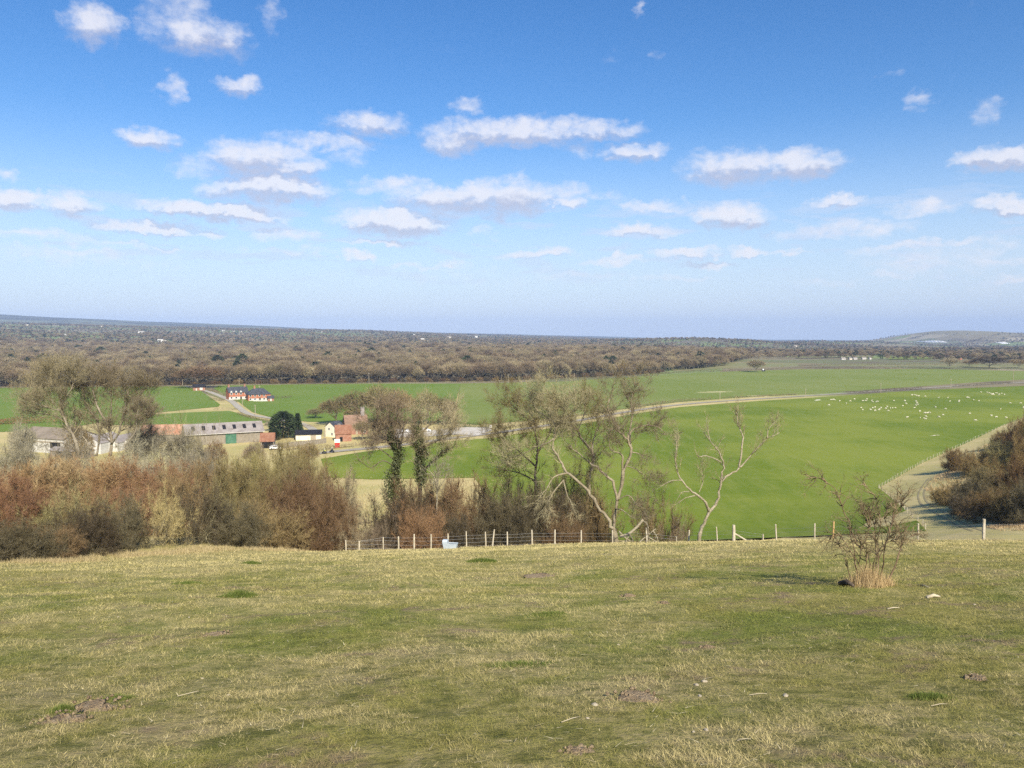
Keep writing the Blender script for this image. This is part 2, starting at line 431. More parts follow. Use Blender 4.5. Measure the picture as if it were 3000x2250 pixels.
drape('field', [(700, 1178), (740, 1208), (790, 1222), (900, 1236), (1100, 1240), (1320, 1240), (1350, 1124), (1080, 1124), (830, 1127), (640, 1130), (625, 1138)], M_FIELD3)
drape('field', [(-150, 1138), (300, 1133), (560, 1132), (590, 1146), (645, 1185), (640, 1192), (520, 1203), (380, 1218), (280, 1240), (150, 1262), (-150, 1270)], M_FIELD3)
drape('field', [(300, 1226), (520, 1210), (672, 1204), (740, 1222), (800, 1236), (740, 1244), (560, 1248), (300, 1245)], M_FIELD3)
drape('field', [(1975, 1088), (2150, 1079), (2350, 1073), (2330, 1064), (2120, 1061), (1990, 1063), (1955, 1076)], M_PALE)
drape('field', [(2370, 1073), (2700, 1073), (3000, 1080), (3300, 1086), (3300, 1071), (3000, 1064), (2640, 1066), (2450, 1066)], M_PALE)
drape('field', [(590, 1140), (650, 1148), (700, 1175), (690, 1180), (650, 1170), (610, 1155)], M_VERGE, off=.16)
for k, P in enumerate([
 [(2330, 1050), (2560, 1047), (2550, 1040), (2345, 1043)], [(2600, 1054), (2760, 1052), (2740, 1043), (2610, 1045)], [(2650, 1038), (2850, 1036), (2830, 1030), (2660, 1031)], [(2380, 1036), (2600, 1034), (2590, 1029), (2390, 1030)],
 [(2820, 1050), (3050, 1052), (3050, 1044), (2830, 1043)], [(2180, 1034), (2330, 1032), (2320, 1028), (2190, 1029)], [(640, 1001), (860, 1003), (870, 993), (650, 990)], [(1270, 999), (1345, 1000), (1340, 992), (1280, 991)], [(1600, 1004), (1800, 1006), (1790, 1001), (1610, 1000)], [(100, 985), (330, 988), (320, 978), (110, 976)], [(905, 1001), (1000, 1002), (995, 996), (910, 995)]]):
    drape('field', P, (M_PALE, M_FIELD2)[k % 2], off=.8, step=40)
# lanes, yard, chalk pit
ribbon('road', [(860, 1340), (950, 1326), (1060, 1316), (1200, 1302), (1330, 1283), (1450, 1270), (1580, 1250), (1700, 1232), (1830, 1207), (1980, 1186), (2150, 1173), (2400, 1158), (2700, 1138), (3000, 1121), (3300, 1104)], 4.6, M_ROAD)
ribbon('track', [(545, 1131), (600, 1143), (650, 1162), (680, 1176), (700, 1195), (722, 1212), (760, 1221), (830, 1231), (900, 1245), (930, 1270)], 4.2, M_TRACK)
drape('yard', [(1335, 1253), (1430, 1252), (1442, 1262), (1400, 1276), (1330, 1274), (1230, 1282), (1150, 1285), (1160, 1268), (1260, 1262)], M_CHALK, off=.22, step=8)

# ------------------------------------------------------------------ plants
def seg_tubes(seg, n=3):
    """(N,8) rows p0 p1 r0 r1 -> open n-sided tubes"""
    a = np.asarray(seg, float); p0, p1, r0, r1 = a[:, 0:3], a[:, 3:6], a[:, 6], a[:, 7]
    d = p1 - p0; d /= np.maximum(np.linalg.norm(d, axis=1, keepdims=True), 1e-9)
    ref = np.where(np.abs(d[:, 2:3]) > .9, (1., 0, 0), (0., 0, 1.))
    u = np.cross(d, ref); u /= np.linalg.norm(u, axis=1, keepdims=True); w = np.cross(d, u)
    V = []
    for p, r in ((p0, r0), (p1, r1)):
        for k in range(n):
            t = 2 * math.pi * k / n
            V.append(p + (u * math.cos(t) + w * math.sin(t)) * r[:, None])
    V = np.stack(V, 1)
    b = np.arange(len(a))[:, None] * 2 * n
    T = []
    for k in range(n):
        k2 = (k + 1) % n
        T += [b + np.array([[k, k2, n + k2]]), b + np.array([[k, n + k2, n + k]])]
    return V.reshape(-1, 3), np.concatenate(T, 0)
def twig_tris(tips, per, length, width, spread, up, rg, along=.8):
    """thin twigs (one narrow triangle each) springing from terminal shoots: rows p0 p1"""
    t = np.asarray(tips, float); n = len(t) * per
    t = np.repeat(t, per, 0)
    p0, p1 = t[:, :3], t[:, 3:6]; d = p1 - p0
    L = np.linalg.norm(d, axis=1, keepdims=True); d = d / np.maximum(L, 1e-9)
    base = p0 + (p1 - p0) * (1 - along + along * rg.random((n, 1)))
    q = d + rg.normal(0, spread, (n, 3)); q[:, 2] += up
    q /= np.linalg.norm(q, axis=1, keepdims=True)
    ln = length * rg.uniform(.35, 1.15, (n, 1))
    s = np.cross(q, rg.normal(0, 1, (n, 3))); s /= np.maximum(np.linalg.norm(s, axis=1, keepdims=True), 1e-9)
    w = width * rg.uniform(.6, 1.3, (n, 1)) * .5
    V = np.stack([base - s * w, base + s * w, base + q * ln], 1).reshape(-1, 3)
    return V, np.arange(n * 3).reshape(-1, 3)
def join(parts):
    V = []; T = []; k = 0
    for v, t in parts: V.append(v); T.append(t + k); k += len(v)
    return np.concatenate(V), np.concatenate(T)

class Grow:
    def __init__(s, seed): s.r = random.Random(seed); s.rg = np.random.default_rng(seed); s.seg = []; s.fine = []; s.tips = []
    def rv(s, k): return Vector((s.r.gauss(0, k), s.r.gauss(0, k), s.r.gauss(0, k)))
    def branch(s, p, d, L, r, lvl, top, wander=.22, up=.08, kids=(3, 5), ang=.75, ratio=.62, n=4, thick=.55):
        p = Vector(p); d = Vector(d).normalized(); pts = [p.copy()]
        for i in range(n):
            d = (d + s.rv(wander) + Vector((0, 0, up))).normalized()
            q = p + d * (L / n)
            ra, rb = r * (1 - .75 * i / n), r * (1 - .75 * (i + 1) / n)
            (s.seg if lvl == 0 or r > top else s.fine).append((*p, *q, ra, rb))
            p = q; pts.append(p.copy())
            if lvl == 0 or L < .02: continue
        if lvl <= 0:
            s.tips.append((*pts[-2], *pts[-1])); s.tips.append((*pts[1], *pts[2])); return
        k = s.r.randint(*kids)
        for j in range(k):
            t = .3 + .7 * (j + s.r.random()) / k
            i = min(int(t * n), n - 1); f = t * n - i
            b = pts[i].lerp(pts[i + 1], f); dd = (pts[i + 1] - pts[i]).normalized()
            side = dd.cross(s.rv(1)).normalized()
            a = ang * s.r.uniform(.6, 1.25)
            s.branch(b, dd * math.cos(a) + side * math.sin(a), L * ratio * s.r.uniform(.7, 1.15) * (1.15 - .45 * t), r * (1 - .6 * t) * thick, lvl - 1, top, wander, up, kids, ang, ratio, n, thick)
        s.branch(p, d, L * ratio * .8, r * .3, lvl - 1, top, wander, up, kids, ang, ratio, n, thick)
    def limb(s, pts, r0, r1):
        """a traced limb: smooth line through the given points"""
        P = [Vector(p) for p in pts]; out = []
        for i in range(len(P) - 1):
            a, b, c, d = P[max(i - 1, 0)], P[i], P[i + 1], P[min(i + 2, len(P) - 1)]
            for t in (0, .33, .67):
                out.append(.5 * ((2 * b) + (c - a) * t + (2 * a - 5 * b + 4 * c - d) * t * t + (-a + 3 * b - 3 * c + d) * t ** 3))
        out.append(P[-1])
        for i in range(1, len(out) - 1): out[i] = out[i] + s.rv(.012 * (P[0] - P[-1]).length * .4)
        return out, [r0 + (r1 - r0) * (i / (len(out) - 1)) ** .8 for i in range(len(out))]
    def side_shoots(s, pts, rad, n, L, lvl, t0=.3, up=.12, ang=.8, kids=(2, 4), wander=.25, ratio=.6):
        for _ in range(n):
            t = t0 + (1 - t0) * s.r.random() ** .8; i = min(int(t * (len(pts) - 1)), len(pts) - 2)
            b = pts[i]; dd = (pts[i + 1] - pts[i]).normalized(); side = dd.cross(s.rv(1)).normalized()
            a = ang * s.r.uniform(.5, 1.2)
            s.branch(b, dd * math.cos(a) + side * math.sin(a), L * s.r.uniform(.5, 1.15), max(rad[i] * .45, .012), lvl, 9, wander, up, kids, .75, ratio, 3)

def shrub_meshes(seed, stems=26, lean=.75, lvl=2, per=7, tl=.15, tw=.0032, spread=.45, up=.25, skirt=1.0, wander=.2, ratio=.55, splay=.22):
    """unit-high shrub: (stem mesh arrays, twig mesh arrays)"""
    g = Grow(seed)
    for k in range(stems):
        a = g.r.uniform(0, 2 * math.pi); rr = splay * math.sqrt(g.r.random())
        ln = lean * g.r.random() ** .7
        d = Vector((math.cos(a) * ln, math.sin(a) * ln, 1))
        g.branch((rr * math.cos(a), rr * math.sin(a), -.03), d, g.r.uniform(.42, .72) * (1 if ln < .4 else skirt), g.r.uniform(.006, .012), lvl, 9, wander, .05, (3, 5), .55, ratio, 4)
    V1, T1 = seg_tubes(g.seg + g.fine, 3)
    V2, T2 = twig_tris(g.tips, per, tl, tw, spread, up, g.rg)
    hgt = np.percentile(V2[:, 2], 98); wid = np.percentile(np.abs(V2[:, :2]), 97)
    for V in (V1, V2): V[:, 2] /= hgt; V[:, :2] *= .5 / wid
    return (V1, T1), (V2, T2)
def tree_meshes(seed, trunk=.32, r=.022, lvl=3, per=5, tl=.09, tw=.004, ang=.7, forks=5, spread=.5, up=.15, wander=.16, ratio=.62, kids=(3, 4)):
    """unit-high bare tree"""
    g = Grow(seed)
    top = Vector((g.r.gauss(0, .02), g.r.gauss(0, .02), trunk))
    g.seg.append((0, 0, -.02, *(top * .5), r, r * .85)); g.seg.append((*(top * .5), *top, r * .85, r * .75))
    for k in range(forks):
        a = 2 * math.pi * (k + g.r.random() * .6) / forks; t = g.r.uniform(.55, 1)
        o = ang * g.r.uniform(.5, 1.2) * (1.15 if t < .8 else .8)
        g.branch(top * t, (math.cos(a) * math.sin(o), math.sin(a) * math.sin(o), math.cos(o)), .36 * g.r.uniform(.8, 1.1), r * .55, lvl - 1, 9, wander, .06, kids, .6, ratio, 4)
    V1, T1 = seg_tubes(g.seg + g.fine, 4)
    V2, T2 = twig_tris(g.tips, per, tl, tw, spread, up, g.rg)
    hgt = np.percentile(V2[:, 2], 99); wid = np.percentile(np.abs(V2[:, :2]), 97)
    for V in (V1, V2): V[:, 2] /= hgt; V[:, :2] *= .36 / wid
    return (V1, T1), (V2, T2)

TW = dict(
    red=twigmat('twigs_red', (.20, .105, .058, 1), (.255, .145, .085, 1)),
    orange=twigmat('twigs_orange', (.22, .135, .075, 1), (.27, .18, .105, 1)),
    olive=twigmat('twigs_olive', (0.152, 0.119, 0.060, 1), (0.197, 0.156, 0.078, 1)),
    willow=twigmat('twigs_willow', (.185, .145, .06, 1), (.235, .19, .085, 1)),
    brown=twigmat('twigs_brown', (.150, .094, .050, 1), (.205, .135, .075, 1)),
    dark=twigmat('twigs_dark', (0.076, 0.058, 0.035, 1), (0.109, 0.086, 0.055, 1)),
    grey=twigmat('twigs_grey', (0.158, 0.133, 0.094, 1), (0.230, 0.198, 0.144, 1)),
    yellow=twigmat('twigs_yellow', (0.340, 0.260, 0.111, 1), (0.406, 0.322, 0.158, 1)),
    tan=twigmat('twigs_tan', (0.202, 0.153, 0.100, 1), (0.271, 0.211, 0.139, 1)),
    wood=twigmat('twigs_wood', (0.190, 0.133, 0.082, 1), (0.268, 0.201, 0.128, 1), .5, .03),
    lichen=twigmat('twigs_lichen', (0.207, 0.171, 0.098, 1), (0.275, 0.229, 0.146, 1)),
    spur=twigmat('twigs_spur', (0.156, 0.095, 0.044, 1), (0.196, 0.129, 0.060, 1)),
)
BARK = mottled('bark', (.20, .165, .115, 1), (.30, .26, .19, 1), 1.6, c3=(.40, .36, .27, 1), bump=.6)
BARKP = mottled('bark_pale', (.22, .182, .118, 1), (.31, .265, .18, 1), 2.2, c3=(.085, .07, .05, 1), bump=1)
BARKD = mottled('bark_dark', (.10, .08, .055, 1), (.16, .13, .09, 1), 1.6, bump=.6)
IVY = mottled('ivy', (.065, .078, .028, 1), (.10, .115, .04, 1), 2.5, rough=.55, spec=.3, c3=(.15, .155, .07, 1))

_variants = {}
def shrub_variant(k, **kw):
    if k not in _variants:
        a, b = shrub_meshes(100 + hash(k) % 7 if isinstance(k, int) else sum(map(ord, str(k))), **kw)
        _variants[k] = (a, b)
    return _variants[k]
_meshes = {}
def shrub(loc, height, width, shape, colour, label, group=None, bark=None, depth=None, name='shrub', cat='shrub'):
    key = (shape, colour)
    if key not in _meshes:
        (a, b) = shrub_variant(shape, **SHAPES[shape[:-1]])
        _meshes[key] = (mesh_from('stems', *a, bark or TW['lichen' if shape[:-1] in ('open', 'tangle') else colour]), mesh_from('twigs', *b, TW[colour]))
    ms, mt = _meshes[key]
    t = thing(name, label, cat, loc, random.uniform(0, 6.28), group, (width, depth or width, height))
    link('stems', ms, t); link('twigs', mt, t)
    return t
SHAPES = dict(
    dense=dict(stems=60, lean=1.9, per=11, tl=.14, tw=.0036, spread=.8, up=.12, skirt=.85, wander=.28),
    brush=dict(stems=62, lean=1.5, per=10, tl=.15, tw=.0034, spread=.62, up=.22, wander=.24),
    round=dict(stems=64, lean=2.5, per=11, tl=.13, tw=.0036, spread=.85, up=.1, splay=.25, skirt=.85, wander=.26),
    open=dict(stems=16, lean=.9, per=8, tl=.14, tw=.0034, spread=.5, up=.2),
    tangle=dict(stems=26, lean=1.9, per=8, tl=.14, tw=.0036, spread=.7, up=.1, wander=.35),
)
def shrub_px(px, top, w, depth, shape, colour, label, **kw):
    top += (random.uniform(14, 48) if px < 1000 else 22) if depth > 50 else 0; w *= random.uniform(1.0, 1.25)
    p = gp(px, depth); H = max(at(px, top, depth).z - p.z, .8); W = w / F * depth
    return shrub(p - Vector((0, 0, .1)), H + .1, W, shape, colour, label, **kw)

# ------- the thicket on the left, three rows deep
GT = 'shrubs of the thicket on the left'
L_ = [
 # front row, along the edge of the pasture
 (-30, 1530, 190, 33.5, 'dense1', 'dark', 'dark low shrub cut by the left picture edge, on the pasture rim'),
 (70, 1540, 150, 34.5, 'round1', 'dark', 'low dark brown shrub second from the left along the pasture rim'),
 (150, 1555, 130, 35.5, 'dense2', 'brown', 'low brown shrub with pale stems where the pasture rim is lowest'),
 (235, 1500, 170, 38.5, 'round2', 'dark', 'rounded dark shrub left of the yellow lichened bush, a shrub between them'),
 (330, 1480, 180, 41, 'round1', 'dark', 'dark domed shrub directly left of the yellow lichened bush'),
 (440, 1455, 175, 43.5, 'tangle1', 'yellow', 'bright yellow lichened bush at the pasture edge'),
 (555, 1430, 200, 46.5, 'tangle2', 'dark', 'dark shrub directly right of the yellow bush, with long pale leaning limbs'),
 (670, 1480, 170, 48, 'dense1', 'dark', 'grey-green dark shrub below the tall olive willow'),
 (770, 1450, 180, 51, 'brush1', 'brown', 'brown shrub of upright shoots below the right side of the willow'),
 (870, 1395, 190, 54, 'dense1', 'brown', 'tall brown shrub with bare pale stems at its foot'),
 (965, 1420, 160, 56, 'round2', 'brown', 'brown shrub ending the thicket beside the pale grass gap'),
 # middle row
 (15, 1410, 230, 46, 'round2', 'red', 'reddish shrub at the left picture edge above the dark low shrubs'),
 (140, 1440, 180, 46, 'open1', 'olive', 'olive shrub with a forked pale stem among red shrubs'),
 (240, 1440, 160, 48, 'tangle1', 'olive', 'tangled olive shrub with pale stems, above the rounded dark shrubs'),
 (370, 1405, 230, 52, 'round1', 'red', 'red-brown domed shrub standing right behind the yellow bush'),
 (500, 1390, 180, 55, 'dense2', 'brown', 'grey-brown shrub between the red shrubs and the willow'),
 (600, 1380, 170, 57, 'open2', 'olive', 'loose olive shrub on the left side of the willow'),
 (720, 1345, 200, 60, 'round1', 'willow', 'olive-gold willow shrub of the middle row, tall and domed'),
 (830, 1340, 200, 64, 'dense1', 'olive', 'olive-brown domed shrub right of the willow'),
 (910, 1375, 180, 63, 'round2', 'brown', 'brown shrub behind the tall brown shoots near the grass gap'),
 # back row
 (30, 1345, 260, 62, 'round1', 'red', 'large red-brown shrub of the back row at the left picture edge'),
 (170, 1345, 240, 63, 'dense2', 'orange', 'orange-brown shrub of the back row below the leaning ash'),
 (290, 1335, 240, 64, 'dense1', 'red', 'red-brown shrub at the foot of the many-stemmed ash'),
 (420, 1335, 260, 65, 'round2', 'red', 'rust-red domed shrub right of the ash foot, brightest of the thicket'),
 (560, 1350, 210, 72, 'dense1', 'brown', 'grey-brown shrub below the grey barn roof'),
 (670, 1325, 200, 74, 'open1', 'tan', 'tan shrub below the green barn door'),
 (745, 1310, 230, 74, 'round2', 'willow', 'tallest olive-gold willow shrub, its top below the tiled shed'),
 (860, 1320, 220, 74, 'dense2', 'willow', 'olive-gold shrub on the willow right flank, below the stone wall'),
 (955, 1375, 180, 70, 'round1', 'tan', 'tan rounded shrub beside the green field gap'),
 # grey scrub further down the slope
 (20, 1262, 230, 92, 'tangle2', 'grey', 'grey scrub tangle below the left end of the white barn'),
 (150, 1270, 240, 95, 'tangle1', 'grey', 'grey scrub tangle in front of the white barn'),
 (390, 1286, 220, 96, 'tangle2', 'grey', 'grey scrub tangle right of the ash trunks'),
 (500, 1312, 230, 92, 'tangle1', 'grey', 'grey scrub in front of the long tiled barn'),
 (610, 1300, 220, 90, 'tangle2', 'grey', 'grey scrub below the left end of the grey barn'),
]
for a in L_: shrub_px(*a[:6], a[6], group=GT)

# ------- shrubs of the middle, along the fence
GM = 'shrubs along the pasture fence'
for a in [
 (1190, 1445, 200, 60, 'dense1', 'dark', 'dark shrub at the foot of the left ivy-clad tree'),
 (1275, 1415, 220, 62, 'dense2', 'brown', 'red-brown shrub at the foot of the right ivy-clad tree'),
 (1365, 1425, 200, 63, 'round1', 'brown', 'brown shrub beside the pale grass gap, right of the ivy-clad trees'),
 (1235, 1480, 140, 57, 'brush2', 'red', 'small reddish shrub behind the water trough, below the ivy-clad trees'),
 (1335, 1500, 120, 57, 'dense2', 'dark', 'low dark shrub behind the fence just right of the trough'),
 (1520, 1420, 190, 62, 'round1', 'dark', 'dark thorny shrub left of the leaning tree'),
 (1600, 1450, 190, 60, 'round2', 'dark', 'dark shrub under the drooping dead limbs of the leaning tree'),
 (1680, 1360, 180, 64, 'round1', 'olive', 'green-brown domed shrub behind the leaning trunk'),
 (1650, 1490, 130, 57, 'brush1', 'brown', 'upright brown shoots under the leaning trunk'),
 (1735, 1440, 150, 62, 'dense1', 'brown', 'brown thorn shrub close behind the leaning trunk'),
 (1490, 1425, 180, 60.5, 'dense2', 'dark', 'dark twiggy shrub at the left end of the thicket under the leaning tree'),
 (1640, 1440, 190, 61, 'dense1', 'dark', 'dark twiggy shrub in the middle of the thicket under the leaning tree'),
 (1545, 1480, 120, 57, 'dense2', 'dark', 'low black-brown shrub behind the fence left of the leaning tree'),
 (1900, 1430, 120, 60, 'open2', 'brown', 'loose brown shrub right of the forked trees'),
 (1950, 1420, 130, 62, 'open1', 'brown', 'thin brown shrub between the broken branches and the lone pale tree'),
 (1990, 1500, 90, 58, 'open2', 'tan', 'small thin tan shrub left of the lone pale tree'),
 (1100, 1500, 110, 56, 'open1', 'tan', 'low thin tan shrub in the pale grass gap'),
 (1020, 1520, 130, 54.5, 'tangle1', 'tan', 'low tangled shrub at the end of the fence'),
]: shrub_px(*a[:6], a[6], group=GM)

# ------- scrub on the spur at the right
GS = 'scrub bushes on the right spur'
for k, (px, base, top, w, c, shape, lab) in enumerate([
 (2785, 1378, 1320, 100, 'spur', 'dense1', 'foremost brown bush of the upper spur scrub, above the bracken'),
 (2850, 1392, 1335, 110, 'spur', 'round1', 'brown bush in the middle of the upper spur scrub, right of the foremost'),
 (2905, 1380, 1300, 120, 'olive', 'dense2', 'olive-brown bush in the upper spur scrub'),
 (2965, 1345, 1240, 130, 'spur', 'round2', 'tall brown bush on the skyline of the spur scrub'),
 (3025, 1365, 1222, 140, 'spur', 'dense1', 'topmost spur bush, cut by the right picture edge'),
 (2925, 1310, 1268, 80, 'spur', 'dense2', 'small dark bush at the upper left tip of the scrub'),
 (2765, 1475, 1420, 120, 'spur', 'round1', 'low dark bush at the left tip of the lower scrub, casting shadow on the track'),
 (2830, 1492, 1412, 130, 'dark', 'dense1', 'dark brown bush second from the left tip of the lower scrub'),
 (2900, 1482, 1392, 130, 'olive', 'round2', 'olive bush in the middle of the lower scrub'),
 (2975, 1472, 1352, 140, 'spur', 'dense2', 'tall brown bush of the lower scrub near the right picture edge'),
 (3035, 1462, 1325, 150, 'spur', 'round1', 'brown bush of the lower scrub cut by the right picture edge'),
 (2815, 1512, 1455, 110, 'dark', 'dense2', 'dark low bush on the lower rim of the scrub'),
 (2885, 1524, 1442, 130, 'spur', 'dense1', 'brown bush on the lower rim of the scrub left of the tall fence post'),
 (2955, 1530, 1430, 140, 'olive', 'round1', 'olive-brown bush behind the tallest right fence post'),
 (3020, 1532, 1420, 150, 'dark', 'dense2', 'dark bush at the bottom right end of the scrub'),
 (2935, 1440, 1362, 120, 'spur', 'open1', 'thin bush with pale forked stems in the middle of the spur scrub'),
 (2870, 1432, 1372, 110, 'olive', 'dense1', 'olive bush just above the bracken patch'),
 (2990, 1405, 1300, 130, 'spur', 'round2', 'brown bush between the upper and lower scrub by the right picture edge'),
 (3070, 1520, 1400, 160, 'spur', 'dense1', 'large brown bush mostly beyond the right picture edge'),
]):
    px += 22; w *= .92; p = hit(px, base, 70); D = p.y
    shrub(p - Vector((0, 0, .15)), max(at(px, top, D).z - p.z, 1.2) * 1.02, w * .98 / F * D, shape, c, lab, GS)

# ------- traced trees
def px_pts(off, sc, depth, pts):
    out = []
    for q in pts:
        dz = q[2] if len(q) > 2 else 0
        out.append(at(off[0] + q[0] * sc, off[1] + q[1] * sc, depth + dz))
    return out
def finish_tree(name, label, cat, base, g, limbs, bark, twig, tl, tw, per, spread=.5, up=.2, ivy=None, group=None, sides=8):
    base = Vector(base)
    t = thing(name, label, cat, base, 0, group)
    G = Geo()
    for pts, rad in limbs: G.tube([p - base for p in pts], [q * g.r.uniform(.82, 1.2) for q in rad], sides)
    G.obj('trunk', bark, t, smooth=True)
    parts = []
    if g.seg or g.fine:
        V, T = seg_tubes(g.seg + g.fine, 3); parts.append((V - np.array(base), T))
    if g.tips:
        V, T = twig_tris(g.tips, per, tl, tw, spread, up, g.rg); parts.append((V - np.array(base), T))
    V, T = join(parts)
    link('crown', mesh_from('crown', V, T, twig), t)
    if ivy is not None: 
        V, T = ivy; link('ivy', mesh_from('ivy', V - np.array(base), T, IVY), t)
    return t
def leaf_cloud(pts, rad, n, size, rg, flat=.0):
    """small leaves clinging round a line"""
    P = np.array([tuple(p) for p in pts]); k = rg.integers(0, len(P) - 1, n); f = rg.random((n, 1))
    c = P[k] * (1 - f) + P[k + 1] * f
    r = np.interp(k + f[:, 0], np.arange(len(P)), rad)[:, None]
    o = rg.normal(0, 1, (n, 3)); o /= np.linalg.norm(o, axis=1, keepdims=True)
    lump_ = np.clip(.75 + 1.3 * vnoise(c[:, 2] * 1.1 + o[:, 0] * .8, c[:, 0] * .9 + o[:, 1], 71)[:, None], .25, 1.5)
    c = c + o * r * lump_ * rg.random((n, 1)) ** .5
    a = rg.normal(0, 1, (n, 3)); a /= np.linalg.norm(a, axis=1, keepdims=True)
    b = np.cross(a, rg.normal(0, 1, (n, 3))); b /= np.linalg.norm(b, axis=1, keepdims=True)
    s = size * rg.uniform(.6, 1.3, (n, 1))
    V = np.stack([c - a * s, c + b * s * .6, c + a * s], 1)
    V2 = np.stack([c - a * s, c + a * s, c - b * s * .6], 1)
    V = np.concatenate([V, V2]).reshape(-1, 3)
    return V, np.arange(len(V)).reshape(-1, 3)

# leaning tree
D2_WIDE = True
D0 = 55.0; R3 = ((1350, 1050), .3616)
def T3(*p): return px_pts(*R3, D0, p)
g = Grow(31); limbs = []
def add(pts, r0, r1, shoots=8, L=1.1, lvl=1, t0=.35, **kw):
    q, rad = g.limb(pts, r0, r1); limbs.append((q, rad)); g.side_shoots(q, rad, shoots, L * (1.12 if lvl == 2 and D2_WIDE else 1), lvl, t0, **kw); 
    d = q[-1] - q[-2]; g.branch(q[-1], d, L * .9, r1 * .9, lvl, 9, .2, .12, (2, 4), .6, .6, 3)
add(T3((1262, 1510), (1235, 1400), (1200, 1320), (1130, 1230, .4), (1060, 1110, .8), (960, 1010, 1.2), (865, 930, 1.5), (820, 850, 1.7), (762, 760, 1.8), (752, 650, 2), (785, 540, 2), (840, 420, 2.2), (880, 300, 2.3)), .175, .03, 34, 1.3, 2, .55)
add(T3((865, 930, 1.5), (760, 960, 1), (690, 1060, .4), (640, 1130, 0)), .07, .02, 12, .9, 1, up=-.1)
add(T3((835, 985, 1.5), (740, 1100, 1), (692, 1190, .8), (690, 1250, .7)), .06, .018, 12, .8, 1, up=-.15)
add(T3((830, 985, 1.5), (855, 1090, 1), (900, 1180, .6), (925, 1255, .5)), .05, .015, 8, .7, 1, up=-.15)
add(T3((785, 540, 2), (700, 480, 2.6), (620, 420, 3), (560, 330, 3.2)), .06, .02, 18, 1.2, 2)
add(T3((752, 650, 2), (690, 690, 2.2), (600, 720, 2.6), (500, 780, 3), (420, 800, 3.2)), .07, .02, 18, 1.2, 2)
add(T3((840, 420, 2.2), (740, 330, 2), (690, 240, 2)), .05, .02, 14, 1.1, 2)
add(T3((785, 540, 2), (900, 440, 1.6), (960, 370, 1.4)), .05, .018, 12, 1.0, 2)
finish_tree('bare_tree', 'bare pale tree leaning far to the left behind the fence with drooping dead limbs', 'tree', T3((1262, 1520))[0], g, limbs, BARKP, TW['lichen'], .75, .0125, 4)
# forked tree beside it
g = Grow(32); limbs = []
def T3b(*p): return px_pts(*R3, 57.5, p)
add(T3b((1262, 1510), (1245, 1400), (1245, 1280), (1265, 1150), (1225, 1000), (1130, 900, .5), (1040, 840, 1), (940, 760, 1.4), (880, 700, 1.6)), .165, .03, 16, 1.1, 2, .5)
add(T3b((1265, 1150), (1300, 1020), (1335, 870), (1382, 760), (1352, 660), (1290, 590), (1232, 490), (1190, 400, -.5), (1215, 300), (1245, 190)), .135, .025, 34, 1.3, 2, .4)
add(T3b((1382, 760), (1375, 600, 1), (1480, 545, 1.4), (1580, 550, 1.5), (1640, 590, 1.5)), .08, .02, 16, 1.0, 2)
add(T3b((1352, 660), (1385, 480, .8), (1385, 340, 1), (1420, 190, 1.2)), .09, .02, 22, 1.2, 2)
add(T3b((1300, 1020), (1310, 850), (1300, 780), (1215, 740, -1), (1200, 650, -1.2)), .09, .03, 12, 1.0, 2)
add(T3b((1382, 760), (1440, 770), (1500, 820, -.5)), .05, .015, 8, .8, 1)
add(T3b((1265, 1150), (1360, 1110, -.5), (1420, 1180, -.8), (1500, 1220, -1)), .06, .015, 12, .9, 2, up=-.05)
add(T3b((1250, 1220), (1310, 1230, -1), (1390, 1290, -1.2), (1470, 1300, -1.2)), .05, .015, 9, .8, 1)
add(T3b((1335, 870), (1420, 900, 1), (1500, 960, 1.3), (1540, 1040, 1.4)), .05, .015, 16, 1.1, 2)
finish_tree('bare_tree', 'tall forked bare tree rising straight beside the foot of the leaning tree', 'tree', T3b((1262, 1520))[0], g, limbs, BARKP, TW['lichen'], .75, .0125, 4)
# third tree behind, darker
g = Grow(33); limbs = []
def T3c(*p): return px_pts(*R3, 63, p)
add(T3c((990, 1480), (1010, 1300), (1040, 1090), (1035, 960), (1068, 880), (1062, 750), (980, 660, .5), (950, 580, .6), (880, 540, .8), (790, 490, 1), (720, 420, 1.2)), .22, .035, 30, 1.4, 2, .45)
add(T3c((1062, 750), (1080, 640, 1), (1120, 540, 1.4), (1100, 440, 1.5)), .08, .02, 16, 1.2, 2)
add(T3c((1035, 960), (960, 940, -.5), (900, 960, -.8)), .05, .02, 8, .9, 1)
add(T3c((950, 580, .6), (1000, 450, 1), (1010, 330, 1.3)), .06, .02, 16, 1.2, 2)
finish_tree('bare_tree', 'brown bare tree standing behind the crossing of the leaning and forked trunks', 'tree', T3c((990, 1500))[0], g, limbs, BARK, TW['olive'], .8, .013, 4)
# fourth tree to the left
g = Grow(34); limbs = []
def T3d(*p): return px_pts(*R3, 64, p)
add(T3d((590, 1500), (600, 1300), (608, 1100), (610, 880), (622, 760), (610, 650), (600, 540), (570, 450)), .17, .03, 28, 1.5, 2, .35)
add(T3d((610, 880), (500, 780, -1), (400, 700, -1.2), (310, 640, -1.2)), .08, .02, 24, 1.5, 2)
add(T3d((622, 760), (700, 640, 1), (740, 520, 1.4), (720, 420, 1.6)), .08, .02, 20, 1.4, 2)
add(T3d((610, 1000), (480, 930, .6), (330, 900, 1)), .07, .02, 20, 1.4, 2)
add(T3d((600, 540), (480, 440, .6), (400, 360, 1)), .06, .02, 22, 1.4, 2)
finish_tree('bare_tree', 'dark-stemmed bare tree with wide thin crown left of the leaning tree', 'tree', T3d((590, 1520))[0], g, limbs, BARKD, TW['olive'], .85, .0135, 4,
            ivy=leaf_cloud(limbs[0][0][:9], [.35] * 9, 350, .06, g.rg))
